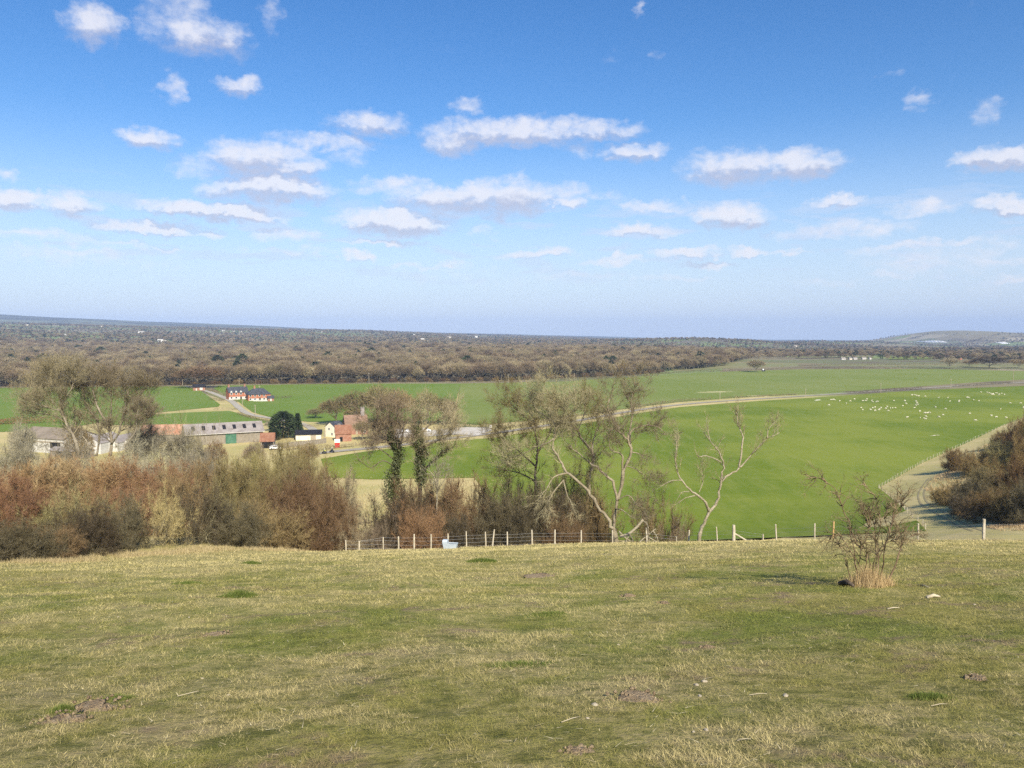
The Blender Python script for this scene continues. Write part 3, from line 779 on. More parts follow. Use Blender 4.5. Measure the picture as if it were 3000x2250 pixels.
# lone pale tree
BARKP = mottled('bark_lichen', (.27, .23, .15, 1), (.37, .325, .23, 1), 2.6, c3=(.09, .075, .055, 1), bump=1)
R4 = ((1900, 1050), .3616); D1 = 49.5
def T4(*p): return px_pts(*R4, D1, p)
g = Grow(35); limbs = []
add(T4((412, 1500), (430, 1400), (465, 1310), (495, 1240), (548, 1180), (575, 1085), (590, 990), (607, 890), (592, 805), (556, 730), (500, 670, .3), (452, 600, .5)), .14, .022, 16, .7, 1, .5)
add(T4((490, 1245), (460, 1170, -.3), (400, 1110, -.5), (330, 1060, -.7), (270, 990, -.8), (236, 920, -.8), (220, 830, -.8), (228, 710, -.8), (222, 640, -.8)), .095, .018, 22, .8, 1, .55, up=.3)
add(T4((588, 995), (660, 942, .4), (735, 887, .7), (800, 820, .9), (880, 730, 1), (960, 650, 1.1), (1060, 600, 1.2)), .085, .018, 18, .8, 1, .5, up=.25)
add(T4((735, 887, .7), (752, 770, .8), (762, 640, 1), (745, 580, 1), (716, 510, 1), (730, 400, 1)), .09, .018, 24, .75, 1, .35, up=.25)
add(T4((960, 650, 1.1), (975, 570, 1.2), (1020, 520, 1.3)), .05, .015, 12, .6, 1, up=.3)
add(T4((590, 845), (530, 810, -.3), (465, 790, -.4), (405, 795, -.5), (375, 735, -.5)), .05, .015, 5, .5, 0)
add(T4((556, 730), (575, 690), (592, 655)), .03, .012, 5, .4, 0)
add(T4((500, 670, .3), (478, 570, .3), (468, 480, .3)), .035, .01, 6, .45, 0, up=.3)
add(T4((268, 988, -.8), (200, 988, -1), (150, 1005, -1.1), (95, 1042, -1.2)), .035, .01, 5, .5, 0)
add(T4((380, 1112, -.5), (300, 1130, -.9), (250, 1165, -1), (205, 1195, -1)), .035, .01, 6, .5, 0, up=-.1)
add(T4((330, 1080, -.7), (270, 1085, -1), (220, 1165, -1.1)), .03, .01, 5, .5, 0, up=-.15)
add(T4((400, 1110, -.5), (440, 1000, -.4), (430, 900, -.4)), .035, .01, 14, .8, 1, up=.25)
finish_tree('bare_tree', 'lone pale bare tree with few upswept limbs, standing against the green field', 'tree', T4((412, 1515))[0], g, limbs, BARKP, TW['lichen'], .42, .012, 3, .4, .3)
# broken branches at the foot
g = Grow(36); G = Geo(); base = T3((1400, 1490))[0]
for pts, r0, r1 in [(((1290, 1445), (1350, 1425), (1410, 1385), (1475, 1305)), .12, .09), (((1470, 1310), (1510, 1345), (1520, 1420), (1528, 1500)), .05, .03), (((1330, 1500), (1370, 1430), (1400, 1500)), .07, .04),
                    (((1440, 1500), (1480, 1460), (1580, 1380)), .06, .03), (((1500, 1440), (1560, 1470), (1610, 1500)), .05, .03), (((1560, 1400), (1590, 1450), (1600, 1505)), .05, .03), (((1280, 1400), (1340, 1460), (1420, 1505)), .06, .04)]:
    q, rad = g.limb(T3(*pts), r0, r1); G.tube([p - base for p in q], rad, 7); g.side_shoots(q, rad, 5, .5, 0)
t = thing('broken_branches', 'broken pale branches fallen in a heap at the foot of the forked tree', 'fallen branches', base)
G.obj('limbs', BARKP, t, smooth=True)
V, T = seg_tubes(g.seg + g.fine, 3); V2, T2 = twig_tris(g.tips, 4, .35, .012, .6, 0, g.rg); V, T = join([(V, T), (V2, T2)])
link('twigs', mesh_from('twigs', V - np.array(base), T, TW['tan']), t)

# ivy-clad trees
R2 = ((600, 1050), .3617); D2 = 66.0
def low(p): return tuple((q[0], q[1] + 75 * (1 - q[1] / 1330)) + tuple(q[2:]) for q in p)
def T2p(*p): return px_pts(*R2, D2, low(p))
g = Grow(41); limbs = []
add(T2p((1520, 1330), (1535, 1100), (1545, 900), (1562, 720), (1522, 600), (1500, 480), (1475, 390)), .24, .05, 40, 1.45, 2, .45)
add(T2p((1562, 720), (1480, 620, 1), (1400, 540, 1.5), (1340, 470, 1.8)), .1, .03, 26, 1.4, 2, .25)
add(T2p((1562, 720), (1600, 600, -1), (1610, 480, -1.2), (1580, 380, -1.2)), .09, .03, 24, 1.35, 2, .25)
add(T2p((1545, 850), (1440, 800, -1), (1350, 860, -1.4), (1270, 808, -1.6)), .06, .02, 8, .8, 1)
add(T2p((1540, 800), (1450, 720, .5), (1380, 680, .8)), .06, .02, 14, 1.5, 2)
iv = join([leaf_cloud(limbs[0][0][2:15], np.linspace(1.15, .4, 13), 8200, .085, g.rg), leaf_cloud(limbs[1][0][:4], [.5, .45, .4, .3], 500, .07, g.rg)])
finish_tree('ivy_clad_tree', 'left of two ivy-clad trees, with a twiggy pinkish-brown crown and a pale dead limb', 'tree', T2p((1520, 1345))[0], g, limbs, BARKD, TW['tan'], .7, .0135, 4, ivy=iv)
g = Grow(42); limbs = []
def T2q(*p): return px_pts(*R2, 68, low(p))
add(T2q((1735, 1330), (1742, 1050), (1750, 900), (1742, 750), (1732, 600), (1700, 470), (1720, 370)), .22, .05, 40, 1.45, 2, .4)
add(T2q((1732, 600), (1810, 500, 1), (1890, 450, 1.4), (1950, 420, 1.6)), .1, .03, 30, 1.4, 2, .25)
add(T2q((1742, 700), (1850, 640, -1), (1950, 600, -1.4), (2000, 560, -1.6)), .09, .03, 26, 1.35, 2, .25)
add(T2q((1750, 900), (1850, 800, -1), (1920, 730, -1.3), (1990, 690, -1.6)), .09, .03, 14, 1.3, 2, .3)
iv = join([leaf_cloud(limbs[0][0][4:15], np.linspace(.95, .45, 11), 5200, .085, g.rg), leaf_cloud(limbs[3][0][:9], [.45] * 9, 900, .07, g.rg)])
finish_tree('ivy_clad_tree', 'right of two ivy-clad trees, standing above the water trough', 'tree', T2q((1735, 1345))[0], g, limbs, BARKD, TW['tan'], .7, .0135, 4, ivy=iv)
g = Grow(43); limbs = []
def T2r(*p): return px_pts(*R2, 60, p)
add(T2r((1876, 1300), (1880, 1200), (1882, 1060), (1860, 960), (1800, 900)), .09, .02, 16, 1.0, 1, .4, up=.2)
add(T2r((1882, 1060), (1890, 960, .5), (1900, 860, .6)), .05, .015, 14, 1.0, 1, up=.2)
add(T2r((1881, 1080), (1930, 1000, -.3), (1960, 940, -.3)), .04, .012, 12, .9, 1, up=.2)
finish_tree('young_tree', 'slender pale young tree in front of the right ivy-clad tree', 'tree', T2r((1876, 1310))[0], g, limbs, BARKP, TW['grey'], .45, .013, 5, .4, .25)

# ash trees over the thicket on the left
R1 = ((0, 880), .3617)
def ash(seed, depth, trunks, label, twig, sc=1.0):
    global g, limbs
    g = Grow(seed); limbs = []
    P = lambda *p: px_pts(*R1, depth, [(q[0], q[1] + 105 * max(1 - q[1] / 1260, 0)) + tuple(q[2:]) for q in p])
    for pts, r0, r1, n, L in trunks: add(P(*pts), r0 * .8, r1, int(n * 1.5), L * .78, 2, .22, up=.10, kids=(3, 4), wander=.14, ratio=.68)
    return finish_tree('ash_tree', label, 'tree', P(trunks[0][0][0])[0], g, limbs, BARK, twig, .8, .018, 5, .45, .2)
ash(51, 106, [(((640, 1250), (590, 1080), (520, 930), (490, 820), (500, 700), (480, 600)), .3, .06, 26, 2.6),
              (((520, 930), (440, 800, 1), (370, 700, 2), (320, 620, 2)), .12, .04, 22, 2.4), (((490, 820), (560, 700, -1), (600, 600, -1), (600, 540, -1)), .12, .04, 22, 2.4),
              (((490, 860), (380, 830, -1), (290, 790, -2), (240, 760, -2)), .1, .03, 22, 2.2), (((520, 930), (400, 900, 2), (300, 880, 2), (230, 850, 3)), .1, .03, 18, 2.2),
              (((500, 700), (430, 600, 0), (400, 540, 0)), .09, .03, 18, 2.2)],
    'left ash tree with fine bare crown, its stem leaning left over the white barn', TW['lichen'])
ash(52, 108, [(((890, 1260), (905, 1150), (880, 1000), (800, 850), (760, 720), (760, 620)), .3, .06, 26, 2.6),
              (((780, 1260), (800, 1100), (790, 950), (700, 820, 1), (680, 700, 1), (700, 600, 1)), .22, .05, 24, 2.6), (((900, 1160), (960, 1050, -1), (1000, 900, -1), (1020, 760, -2), (1050, 650, -2)), .2, .05, 26, 2.6),
              (((1000, 900, -1), (1090, 800, 0), (1150, 700, 0), (1190, 640, 0)), .12, .03, 22, 2.3), (((880, 1000), (900, 850, 2), (900, 700, 2), (900, 590, 2)), .14, .04, 24, 2.4),
              (((720, 1250), (700, 1130), (640, 1050, 1), (610, 960, 1)), .16, .04, 16, 2.2), (((960, 1050, -1), (1060, 1000, -1), (1130, 930, -2), (1180, 880, -2)), .1, .03, 16, 2)],
    'many-stemmed ash tree with broad bare crown in the middle of the left thicket', TW['lichen'])
ash(53, 100, [(((1020, 1230), (1040, 1140), (1100, 1040), (1105, 930), (1120, 850)), .12, .03, 16, 1.6), (((1100, 1040), (1180, 960, 1), (1200, 880, 1)), .06, .02, 12, 1.5)],
    'slender pale tree between the broad ash and the tiled barn', TW['lichen'])
ash(54, 104, [(((960, 1300), (1000, 1260), (1080, 1230), (1120, 1200), (1230, 1190), (1330, 1150)), .16, .05, 26, 1.7), (((1110, 1205), (1100, 1170), (1160, 1110, 1), (1230, 1080, 1)), .08, .03, 18, 1.6),
              (((1230, 1190), (1330, 1240, -1), (1420, 1200, -1), (1500, 1120, -1)), .08, .03, 22, 1.6), (((1330, 1240, -1), (1400, 1310, -1), (1480, 1300, -1)), .06, .02, 16, 1.5)],
    'low crooked tree sprawling right above the rust-red shrub', TW['grey'])
g = Grow(55)
# sparse young saplings between the ash and the grey barn
for k, (px, top, depth) in enumerate([(480, 1180, 112), (530, 1170, 115), (575, 1165, 118)]):
    (a, b) = tree_meshes(560 + k, trunk=.2, r=.009, lvl=3, per=2, tl=.13, tw=.0016, ang=.55, forks=4, spread=.35, up=.4, kids=(2, 3))
    p = gp(px, depth); H = at(px, top, depth).z - p.z
    t = thing('sapling', ['thin bare sapling right of the broad ash, leftmost of three before the tiled barn', 'thin bare sapling before the tiled barn, between two like it', 'thin bare sapling before the join of the tiled and grey barns'][k], 'tree', p, k, 'saplings before the barns', (H, H, H))
    link('trunk', mesh_from('trunk', *a, TW['lichen']), t); link('crown', mesh_from('crown', *b, TW['lichen']), t)

# thorn bush on the pasture at the right
RB = ((2350, 1350), .3013); DB = hit(2545, 1712).y
def TB(*p): return px_pts(*RB, DB, p)
g = Grow(61); limbs = []
def stem(pts, r0=.016, r1=.004, n=10, L=.3, lvl=1):
    n = int(n * 1.15); r0 *= .8
    q, rad = g.limb(TB(*pts), r0, r1); limbs.append((q, rad)); g.side_shoots(q, rad, n, L, lvl, .3, up=.05, ang=.8, kids=(1, 3), wander=.3)
stem(((560, 1190), (520, 1000, -.1), (480, 760, -.2), (420, 520, -.2), (330, 300, -.3), (240, 210, -.3), (180, 162, -.3), (60, 182, -.3)), .018, .004, 20)
stem(((660, 1190), (550, 1000, .1), (440, 830, .2), (350, 705, .3), (265, 755, .3)), .014, .004, 14)
stem(((480, 1170), (440, 1030), (385, 860, .1), (340, 790, .1)), .012, .004, 9)
stem(((690, 1180), (720, 1000), (715, 800, .2), (700, 620, .2), (640, 500, .2), (580, 460, .2)), .016, .004, 20)
stem(((730, 1190), (745, 950, .3), (720, 760, .3), (620, 600, .4), (560, 400, .4)), .014, .004, 18)
stem(((770, 1190), (800, 900, -.2), (830, 760, -.3), (880, 560, -.3), (920, 420, -.3), (965, 285, -.3)), .016, .004, 20)
stem(((840, 1160), (900, 1030, .1), (960, 850, .2), (975, 790, .2), (1040, 745, .2), (1115, 700, .2)), .02, .005, 16)
stem(((960, 850, .2), (960, 720, .3), (900, 610, .3), (880, 520, .3)), .012, .004, 12)
stem(((700, 1190), (690, 1000, -.3), (780, 830, -.4), (900, 760, -.5), (980, 700, -.5)), .013, .004, 14)
stem(((640, 1190), (660, 1000, .4), (600, 850, .5), (520, 760, .6), (440, 640, .6)), .013, .004, 14)
stem(((715, 800, .2), (760, 640), (740, 480), (700, 330), (580, 215)), .012, .003, 16)
stem(((745, 950, .3), (840, 700, .5), (800, 560, .5), (830, 440, .5)), .012, .003, 14)
stem(((880, 560, -.3), (960, 480, -.2), (985, 350, -.2)), .009, .003, 8)
stem(((550, 1000, .1), (580, 850), (640, 700), (660, 560)), .011, .003, 14)
stem(((590, 1190), (610, 1050, -.2), (620, 930, -.4), (540, 820, -.5), (470, 700, -.5)), .012, .003, 14)
for k in range(14):
    q, rad = limbs[k % len(limbs)]
M_THORN = twigmat('twigs_thorn', (.13, .088, .055, 1), (.20, .14, .09, 1), .1)
bush = finish_tree('thorn_bush', 'sparse dark thorn bush with arching bare stems standing alone on the pasture', 'bush', Vector(hit(2545, 1715)), g, limbs, M_THORN, M_THORN, .15, .005, 3, .9, .1, sides=6)

# ------------------------------------------------------------------ the far wood
WOODV = []
for k in range(5):
    a, b = tree_meshes(200 + k, trunk=.30, r=.016, lvl=3, per=4, tl=.12, tw=.0085, ang=.72, forks=7, spread=.55, up=.22, kids=(2, 3))
    WOODV.append((mesh_from('trunk', *a, TW['grey']), mesh_from('crown', *b, TW['wood']), a, b))
def dome_tree(seed, n=1500):
    rg = np.random.default_rng(seed); lob = [(0, 0, .62, .36, .34)] + [(.26 * math.cos(a), .26 * math.sin(a), rg.uniform(.48, .66), rg.uniform(.2, .28), rg.uniform(.2, .28)) for a in rg.uniform(0, 6.28, 5)]
    seg = [(0, 0, -.02, 0, 0, .35, .016, .012)]; P = []; D = []
    for lx, ly, lz, rx, rz in lob:
        seg.append((0, 0, .22, lx * .6, ly * .6, lz * .7, .011, .007)); seg.append((lx * .6, ly * .6, lz * .7, lx * 1.1, ly * 1.1, lz + rz * .6, .007, .003))
        k = int(n * rx * rx / .3); d = rg.normal(0, 1, (k, 3)); d[:, 2] = np.abs(d[:, 2]) * 1.1 - .35; d /= np.linalg.norm(d, axis=1, keepdims=True)
        f = rg.uniform(.55, .95, (k, 1)); P.append(np.array([(lx, ly, lz)]) + d * np.array([(rx, rx, rz)]) * f); D.append(d)
        for q in (P[-1][::40]): seg.append((lx * .6, ly * .6, lz * .7, *q, .004, .002))
    P = np.concatenate(P); D = np.concatenate(D) + rg.normal(0, .45, (len(P), 3)); D[:, 2] += .25; D /= np.linalg.norm(D, axis=1, keepdims=True)
    s_ = np.cross(D, rg.normal(0, 1, D.shape)); s_ /= np.linalg.norm(s_, axis=1, keepdims=True); L = rg.uniform(.06, .15, (len(P), 1))
    V = np.stack([P - s_ * .006, P + s_ * .006, P + D * L], 1).reshape(-1, 3)
    V[:, 2] /= .98; V1, T1 = seg_tubes(seg, 4)
    return (V1, T1), (V, np.arange(len(V)).reshape(-1, 3))
WOODV = []
for k in range(5):
    a, b = dome_tree(300 + k); WOODV.append((mesh_from('trunk', *a, TW['grey']), mesh_from('crown', *b, TW['wood']), a, b))
M_EVERG = twigmat('needles', (.035, .05, .022, 1), (.055, .07, .03, 1), .3)
def woodtree(loc, H, W, k, label, group, rz=None, mats=None):
    t = thing('woodland_tree', label, 'tree', loc, random.uniform(0, 6.3), group, (W, W, H))
    link('trunk', WOODV[k][0], t); link('crown', WOODV[k][1], t)
    return t
edge_px = [(-60, 1137), (0, 1134), (300, 1130), (540, 1129), (750, 1125), (1080, 1121), (1350, 1118), (1500, 1115), (1700, 1106), (1850, 1099), (1945, 1091)]
EDGE = resample([hit(*p) for p in edge_px], 7.5)
random.seed(5)
for row in range(2):
    for i, p in enumerate(EDGE):
        q = p + Vector((random.uniform(-3, 3), 4 + row * 10 + random.uniform(-3, 4)))
        if row == 1 and i % 3 == 2: continue
        H = random.uniform(14.5, 20) * (1 if i < len(EDGE) * .83 else .72); W = H * random.uniform(.85, 1.25)
        woodtree((q.x, q.y, hz(q.x, q.y) - .3), H, W, random.randrange(5), 'bare brown tree on the near edge of the far wood', 'bare trees on the near edge of the far wood')
# undergrowth and the rest of the wood: masses nobody could count
def scatter_points(poly_world, spacing, jitter=.45):
    poly = [(p[0], p[1]) for p in poly_world]
    xs = [p[0] for p in poly]; ys = [p[1] for p in poly]
    gx, gy = np.meshgrid(np.arange(min(xs), max(xs), spacing), np.arange(min(ys), max(ys), spacing)); gx = gx.ravel(); gy = gy.ravel()
    gx = gx + rng.uniform(-jitter, jitter, len(gx)) * spacing; gy = gy + rng.uniform(-jitter, jitter, len(gy)) * spacing
    ins = np.zeros(len(gx), bool)
    for k in range(len(poly)):
        (xa, ya), (xb, yb) = poly[k], poly[k - 1]
        ins ^= ((ya > gy) != (yb > gy)) & (gx < (xb - xa) * (gy - ya) / ((yb - ya) or 1e-9) + xa)
    return gx[ins], gy[ins]
def instancer(name, x, y, scale, protos, zoff=-.3):
    """one object of stuff: the prototypes instanced on its points"""
    z = h(x, y) + zoff
    me = bpy.data.meshes.new(name); me.vertices.add(len(x)); me.vertices.foreach_set('co', np.stack([x, y, z], 1).astype(np.float32).ravel())
    a = me.attributes.new('sc', 'FLOAT_VECTOR', 'POINT'); a.data.foreach_set('vector', np.asarray(scale, np.float32).ravel())
    a = me.attributes.new('rz', 'FLOAT_VECTOR', 'POINT'); r = np.zeros((len(x), 3), np.float32); r[:, 2] = rng.uniform(0, 6.28, len(x)); a.data.foreach_set('vector', r.ravel())
    o = link(name, me); tag(o, kind='stuff')
    ng = bpy.data.node_groups.new(name, 'GeometryNodeTree')
    ng.interface.new_socket('Geometry', in_out='INPUT', socket_type='NodeSocketGeometry'); ng.interface.new_socket('Geometry', in_out='OUTPUT', socket_type='NodeSocketGeometry')
    gi = ng.nodes.new('NodeGroupInput'); go = ng.nodes.new('NodeGroupOutput'); ip = ng.nodes.new('GeometryNodeInstanceOnPoints'); jn = ng.nodes.new('GeometryNodeJoinGeometry')
    for pm in protos:
        po = bpy.data.objects.new(name + '_kind', pm)
        oi = ng.nodes.new('GeometryNodeObjectInfo'); oi.inputs['Object'].default_value = po; oi.inputs['As Instance'].default_value = True
        ng.links.new(oi.outputs['Geometry'], jn.inputs[0])
    ng.links.new(gi.outputs[0], ip.inputs['Points']); ng.links.new(jn.outputs[0], ip.inputs['Instance']); ip.inputs['Pick Instance'].default_value = True
    for nm, sk in (('sc', 'Scale'), ('rz', 'Rotation')):
        at_ = ng.nodes.new('GeometryNodeInputNamedAttribute'); at_.data_type = 'FLOAT_VECTOR'; at_.inputs['Name'].default_value = nm
        out = next(s for s in at_.outputs if s.enabled)
        ng.links.new(out, ip.inputs[sk])
    ng.links.new(ip.outputs[0], go.inputs[0])
    md = o.modifiers.new('scatter', 'NODES'); md.node_group = ng
    return o
def merged(name, a, b, m1, m2):
    V, T = join([a, b]); me = mesh_from(name, V, T); me.materials.append(m1); me.materials.append(m2)
    mi = np.zeros(len(T), np.int32); mi[len(a[1]):] = 1; me.polygons.foreach_set('material_index', mi); return me
WP = [merged('wood_tree', v[2], v[3], TW['grey'], TW['wood']) for v in WOODV[:4]]
def evergreen_arr(seed, n=900, conic=True):
    rg = np.random.default_rng(seed); t = rg.random(n) ** .8
    R = (.24 * (1 - t) + .02) if conic else .3 * np.sqrt(np.clip(1 - (2 * t - .9) ** 2, 0.03, 1))
    a = rg.uniform(0, 6.28, n); rr = R * rg.random(n) ** .4
    c = np.stack([rr * np.cos(a), rr * np.sin(a), .08 + .92 * t], 1)
    d = np.stack([np.cos(a), np.sin(a), rg.normal(.1, .4, n)], 1); s = np.cross(d, rg.normal(0, 1, (n, 3))); s /= np.linalg.norm(s, axis=1, keepdims=True)
    V = np.stack([c - s * .02, c + s * .02, c + d * .075], 1).reshape(-1, 3)
    return V, np.arange(3 * n).reshape(-1, 3)
EVG = merged('evergreen', seg_tubes([(0, 0, 0, 0, 0, .9, .015, .004)]), evergreen_arr(3), BARKD, M_EVERG)
EVGR = merged('evergreen_round', seg_tubes([(0, 0, 0, 0, 0, .9, .015, .004)]), evergreen_arr(4, conic=False), BARKD, M_EVERG)
e2 = [(p.x, p.y + 22) for p in EDGE]
x, y = scatter_points(e2 + [(270, 1000), (420, 1350), (520, 1750), (100, 2050), (-500, 1980), (-1400, 1900), (-1400, 1000), (-520, 680)], 11.5)
sz = (14 + 5.5 * vnoise(x / 60, y / 90, 21) + rng.normal(0, 2.5, len(x)) + 3.5 * vnoise(x / 250, y / 250, 23)).clip(8, 23)
w = sz * rng.uniform(.75, 1.65, len(x))
instancer('woodland', x, y, np.stack([w, w, sz], 1), WP * 5 + [EVGR])
UNDER = mesh_from('brush', *join(list(shrub_variant('dense1', **SHAPES['dense']))), TW['dark'])
UNDER2 = mesh_from('brush', *join(list(shrub_variant('brush1', **SHAPES['brush']))), TW['brown'])
ux = np.concatenate([[p.x + random.uniform(-3, 3) for p in EDGE] for _ in range(4)]); uy = np.concatenate([[p.y + random.uniform(-1, 4) + 4 * r for p in EDGE] for r in range(4)])
us = rng.uniform(2.0, 5.0, len(ux))
instancer('undergrowth', ux, uy, np.stack([us * 1.6, us * 1.6, us], 1), [UNDER, UNDER2])
# farmland beyond: hedgerow trees and copses
def hedge_lines():
    X = []; Y = []
    r2 = np.random.default_rng(12)
    for _ in range(1000):
        rr = 1500 * (7500 / 1500) ** r2.random(); az = r2.uniform(-.68, .68)
        x0, y0 = rr * math.sin(az), rr * math.cos(az)
        a = .35 + (0 if r2.random() < .6 else math.pi / 2) + r2.normal(0, .12); L = r2.uniform(120, 520) * (1 + rr / 5000)
        n = int(L / (9 + rr / 420)); t = np.linspace(-.5, .5, max(n, 2)) * L
        X.append(x0 + t * math.cos(a) + r2.normal(0, 2.5, len(t))); Y.append(y0 + t * math.sin(a) + r2.normal(0, 2.5, len(t)))
    return np.concatenate(X), np.concatenate(Y)
x, y = hedge_lines()
cx, cy = [], []
r2 = np.random.default_rng(14)
for _ in range(150):                      # copses
    rr = 1700 * (7000 / 1700) ** r2.random(); az = r2.uniform(-.68, .66); n = int(r2.uniform(30, 140))
    cx.append(rr * math.sin(az) + r2.normal(0, 30 + rr / 40, n)); cy.append(rr * math.cos(az) + r2.normal(0, 25 + rr / 90, n))
x = np.concatenate([x] + cx); y = np.concatenate([y] + cy)
r_ = np.hypot(x, y); keep = (y > 1000) & (r_ > 1250) & ~((x < 560) & (y < 2080) & (x > -1400)) & ~((h(x, y) > 38) & (x > 2300) & (y > 3000) & (rng.random(len(x)) < .985))
x, y, r_ = x[keep], y[keep], r_[keep]
sz = rng.uniform(4.5, 11, len(x)) * (1 + r_ / 40000); w = sz * rng.uniform(.9, 1.5, len(x))
instancer('distant_trees', x, y, np.stack([w, w, sz], 1), WP + [EVGR])
# brown scrub strip right of the wood
x, y = scatter_points([tuple(hit(px, py).xy) for px, py in [(1960, 1060), (2120, 1052), (2330, 1050), (2420, 1047), (2400, 1036), (2150, 1032), (1980, 1036), (1900, 1050)]], 14)
sz = rng.uniform(5, 10, len(x)); w = sz * 1.1
instancer('scrub', x, y, np.stack([w, w, sz], 1), WP)

# ------- trees of the plain one can tell apart
def plain_tree(px, base, top, w, k, label, crown='wood', stem='grey', cat='tree', depth=None, name='bare_tree'):
    p = hit(px, base, 60) if depth is None else gp(px, depth)
    H = at(px, top, p.y).z - p.z; W = w / F * p.y * 1.25
    t = thing(name, label, cat, p - Vector((0, 0, .2)), px * .37, None, (W, W, H))
    link('trunk', mesh_from('trunk', *WOODV[k][2], TW[stem]), t); link('crown', mesh_from('crown', *WOODV[k][3], TW[crown]), t)
    return t
plain_tree(583, 1137, 1070, 118, 0, 'broad domed bare tree over the dark cottage at the wood edge', 'brown')
plain_tree(2215, 1090, 1052, 52, 1, 'round bare tree at the far edge of the green field beside the tractor', 'wood')
plain_tree(2783, 1079, 1046, 46, 2, 'brown bare tree with ochre top on the far right field edge', 'tan')
plain_tree(2898, 1079, 1042, 78, 3, 'widest dark bare tree on the far right field edge', 'dark')
plain_tree(2985, 1078, 1050, 50, 4, 'bare tree on the far field edge close to the right picture edge', 'brown')
plain_tree(2840, 1074, 1054, 40, 0, 'small bare tree between the ochre tree and the widest dark tree', 'brown')
for k, (px, base, top, w, c, lab) in enumerate([
 (985, 1246, 1160, 110, 'olive', 'grey-green bare tree left of the farmhouse chimney, outermost of the row behind the farm'),
 (1045, 1246, 1140, 120, 'olive', 'green-brown bare tree rising behind the farmhouse chimney'),
 (1105, 1246, 1122, 130, 'olive', 'tallest olive bare tree of the row behind the farm'),
 (1165, 1246, 1135, 120, 'brown', 'brown bare tree behind the crown of the left ivy-clad tree'),
 (1250, 1246, 1140, 110, 'olive', 'olive bare tree behind the crown of the right ivy-clad tree'),
 (1300, 1246, 1160, 90, 'olive', 'last bare tree of the row, above the clipped hedge'),
 (925, 1225, 1195, 70, 'olive', 'small leafy green-brown tree between the conifers and the farmhouse'),
 (1062, 1290, 1230, 60, 'olive', 'dense greenish tree right of the farmhouse above the lane'),
 (1130, 1290, 1215, 110, 'brown', 'brown bare tree between the farmhouse and the parked cars'),
 (800, 1262, 1228, 60, 'grey', 'pale leafless tree behind the small tiled shed'),
 (1040, 1232, 1195, 70, 'brown', 'brown tree just behind the farmhouse roof'),
]): plain_tree(px, base, top, w * .8, k % 5, lab, c)
for k, (px, top, w, c, D, lab) in enumerate([(60, 1228, 90, 'grey', 232, 'grey bare tree before the left end of the white barn'), (232, 1240, 80, 'brown', 236, 'brown bare tree before the right end of the white barn'), (415, 1245, 90, 'grey', 240, 'grey bare tree below the low white shed'),
    (560, 1268, 90, 'olive', 238, 'olive bare tree before the join of the tiled and grey barns'), (630, 1284, 80, 'brown', 236, 'brown bare tree before the grey barn wall, left of the green door'), (748, 1288, 80, 'tan', 240, 'tan bare tree below the small tiled shed'), (905, 1296, 80, 'brown', 250, 'brown bare tree before the flint wall')]):
    plain_tree(px, 0, top, w * .8, k % 5, lab, c, depth=D)
def evergreen(px, base, top, w, mesh, label, name):
    p = hit(px, base, 60); H = at(px, top, p.y).z - p.z; W = w / F * p.y / .52
    t = thing(name, label, 'tree', p, 0, None, (W, W, H))
    V, T = evergreen_arr(px, 3200, mesh == 'cone'); V = V * 1.0
    link('crown', mesh_from('crown', V, T, M_EVERG), t)
    G = Geo(); G.tube([(0, 0, -.02), (.005, 0, .4), (0, 0, .9)], [.03, .02, .006], 7); G.obj('trunk', BARK, t)
evergreen(830, 1283, 1206, 64, 'round', 'dark round-crowned pine beside the conical conifer at the farm', 'pine_tree')
evergreen(873, 1283, 1212, 36, 'cone', 'dark conical conifer right of the round-crowned pine', 'conifer')
evergreen(805, 1290, 1255, 30, 'round', 'small dark evergreen at the left foot of the round pine', 'evergreen_shrub')

# hedges
def hedge(pix, height, width, mat, label, leaf=.35, dens=16, name='hedge', solid=False):
    L = resample(smooth_line([hit(*p) for p in pix], 1), 2.0); rg = np.random.default_rng(len(label))
    P = np.array([(p.x, p.y) for p in L]); n = int(len(P) * dens)
    k = rg.integers(0, len(P), n); hh = 1 if solid else (.65 + .7 * (vnoise(k * .17, 3.0, 8) + .5))
    c = P[k] + rg.normal(0, width * .33, (n, 2)) if not solid else P[k] + rg.uniform(-width / 2, width / 2, (n, 2))
    t = rg.random(n) ** .8
    c = np.column_stack([c, h(c[:, 0], c[:, 1]) + t * height * hh])
    d = rg.normal(0, 1, (n, 3)); d[:, 2] = np.abs(d[:, 2]) * .8 + .1; d /= np.linalg.norm(d, axis=1, keepdims=True)
    s = np.cross(d, rg.normal(0, 1, (n, 3))); s /= np.linalg.norm(s, axis=1, keepdims=True)
    V = np.stack([c - s * leaf * .3, c + s * leaf * .3, c + d * leaf], 1)
    o3 = Vector((L[0].x, L[0].y, hz(L[0].x, L[0].y)))
    return tag(link(name, mesh_from(name, V.reshape(-1, 3) - np.array(o3), np.arange(3 * n).reshape(-1, 3), mat), None, o3), label, 'hedge')
M_HEDGED = twigmat('hedge_dark', (.11, .085, .055, 1), (.15, .12, .075, 1), .1)
M_HEDGEG = twigmat('hedge_green', (.05, .065, .022, 1), (.085, .10, .035, 1), .1)
M_HEDGEB = twigmat('hedge_brown', (.15, .105, .065, 1), (.22, .165, .10, 1), .1)
hedge([(-60, 1139), (300, 1134), (560, 1131), (750, 1127), (1080, 1123), (1350, 1121), (1520, 1118), (1700, 1110), (1950, 1095)], 1.1, 1.4, M_HEDGED, 'long dark hedge between the green fields and the far wood', .5, 34)  # low dark strip of twigs along the foot of the wood
hedge([(1950, 1095), (2150, 1087), (2350, 1081), (2700, 1080), (3000, 1086), (3250, 1092)], 2.2, 2.0, M_HEDGED, 'dark hedge along the far edge of the sheep side green field', .6, 30)
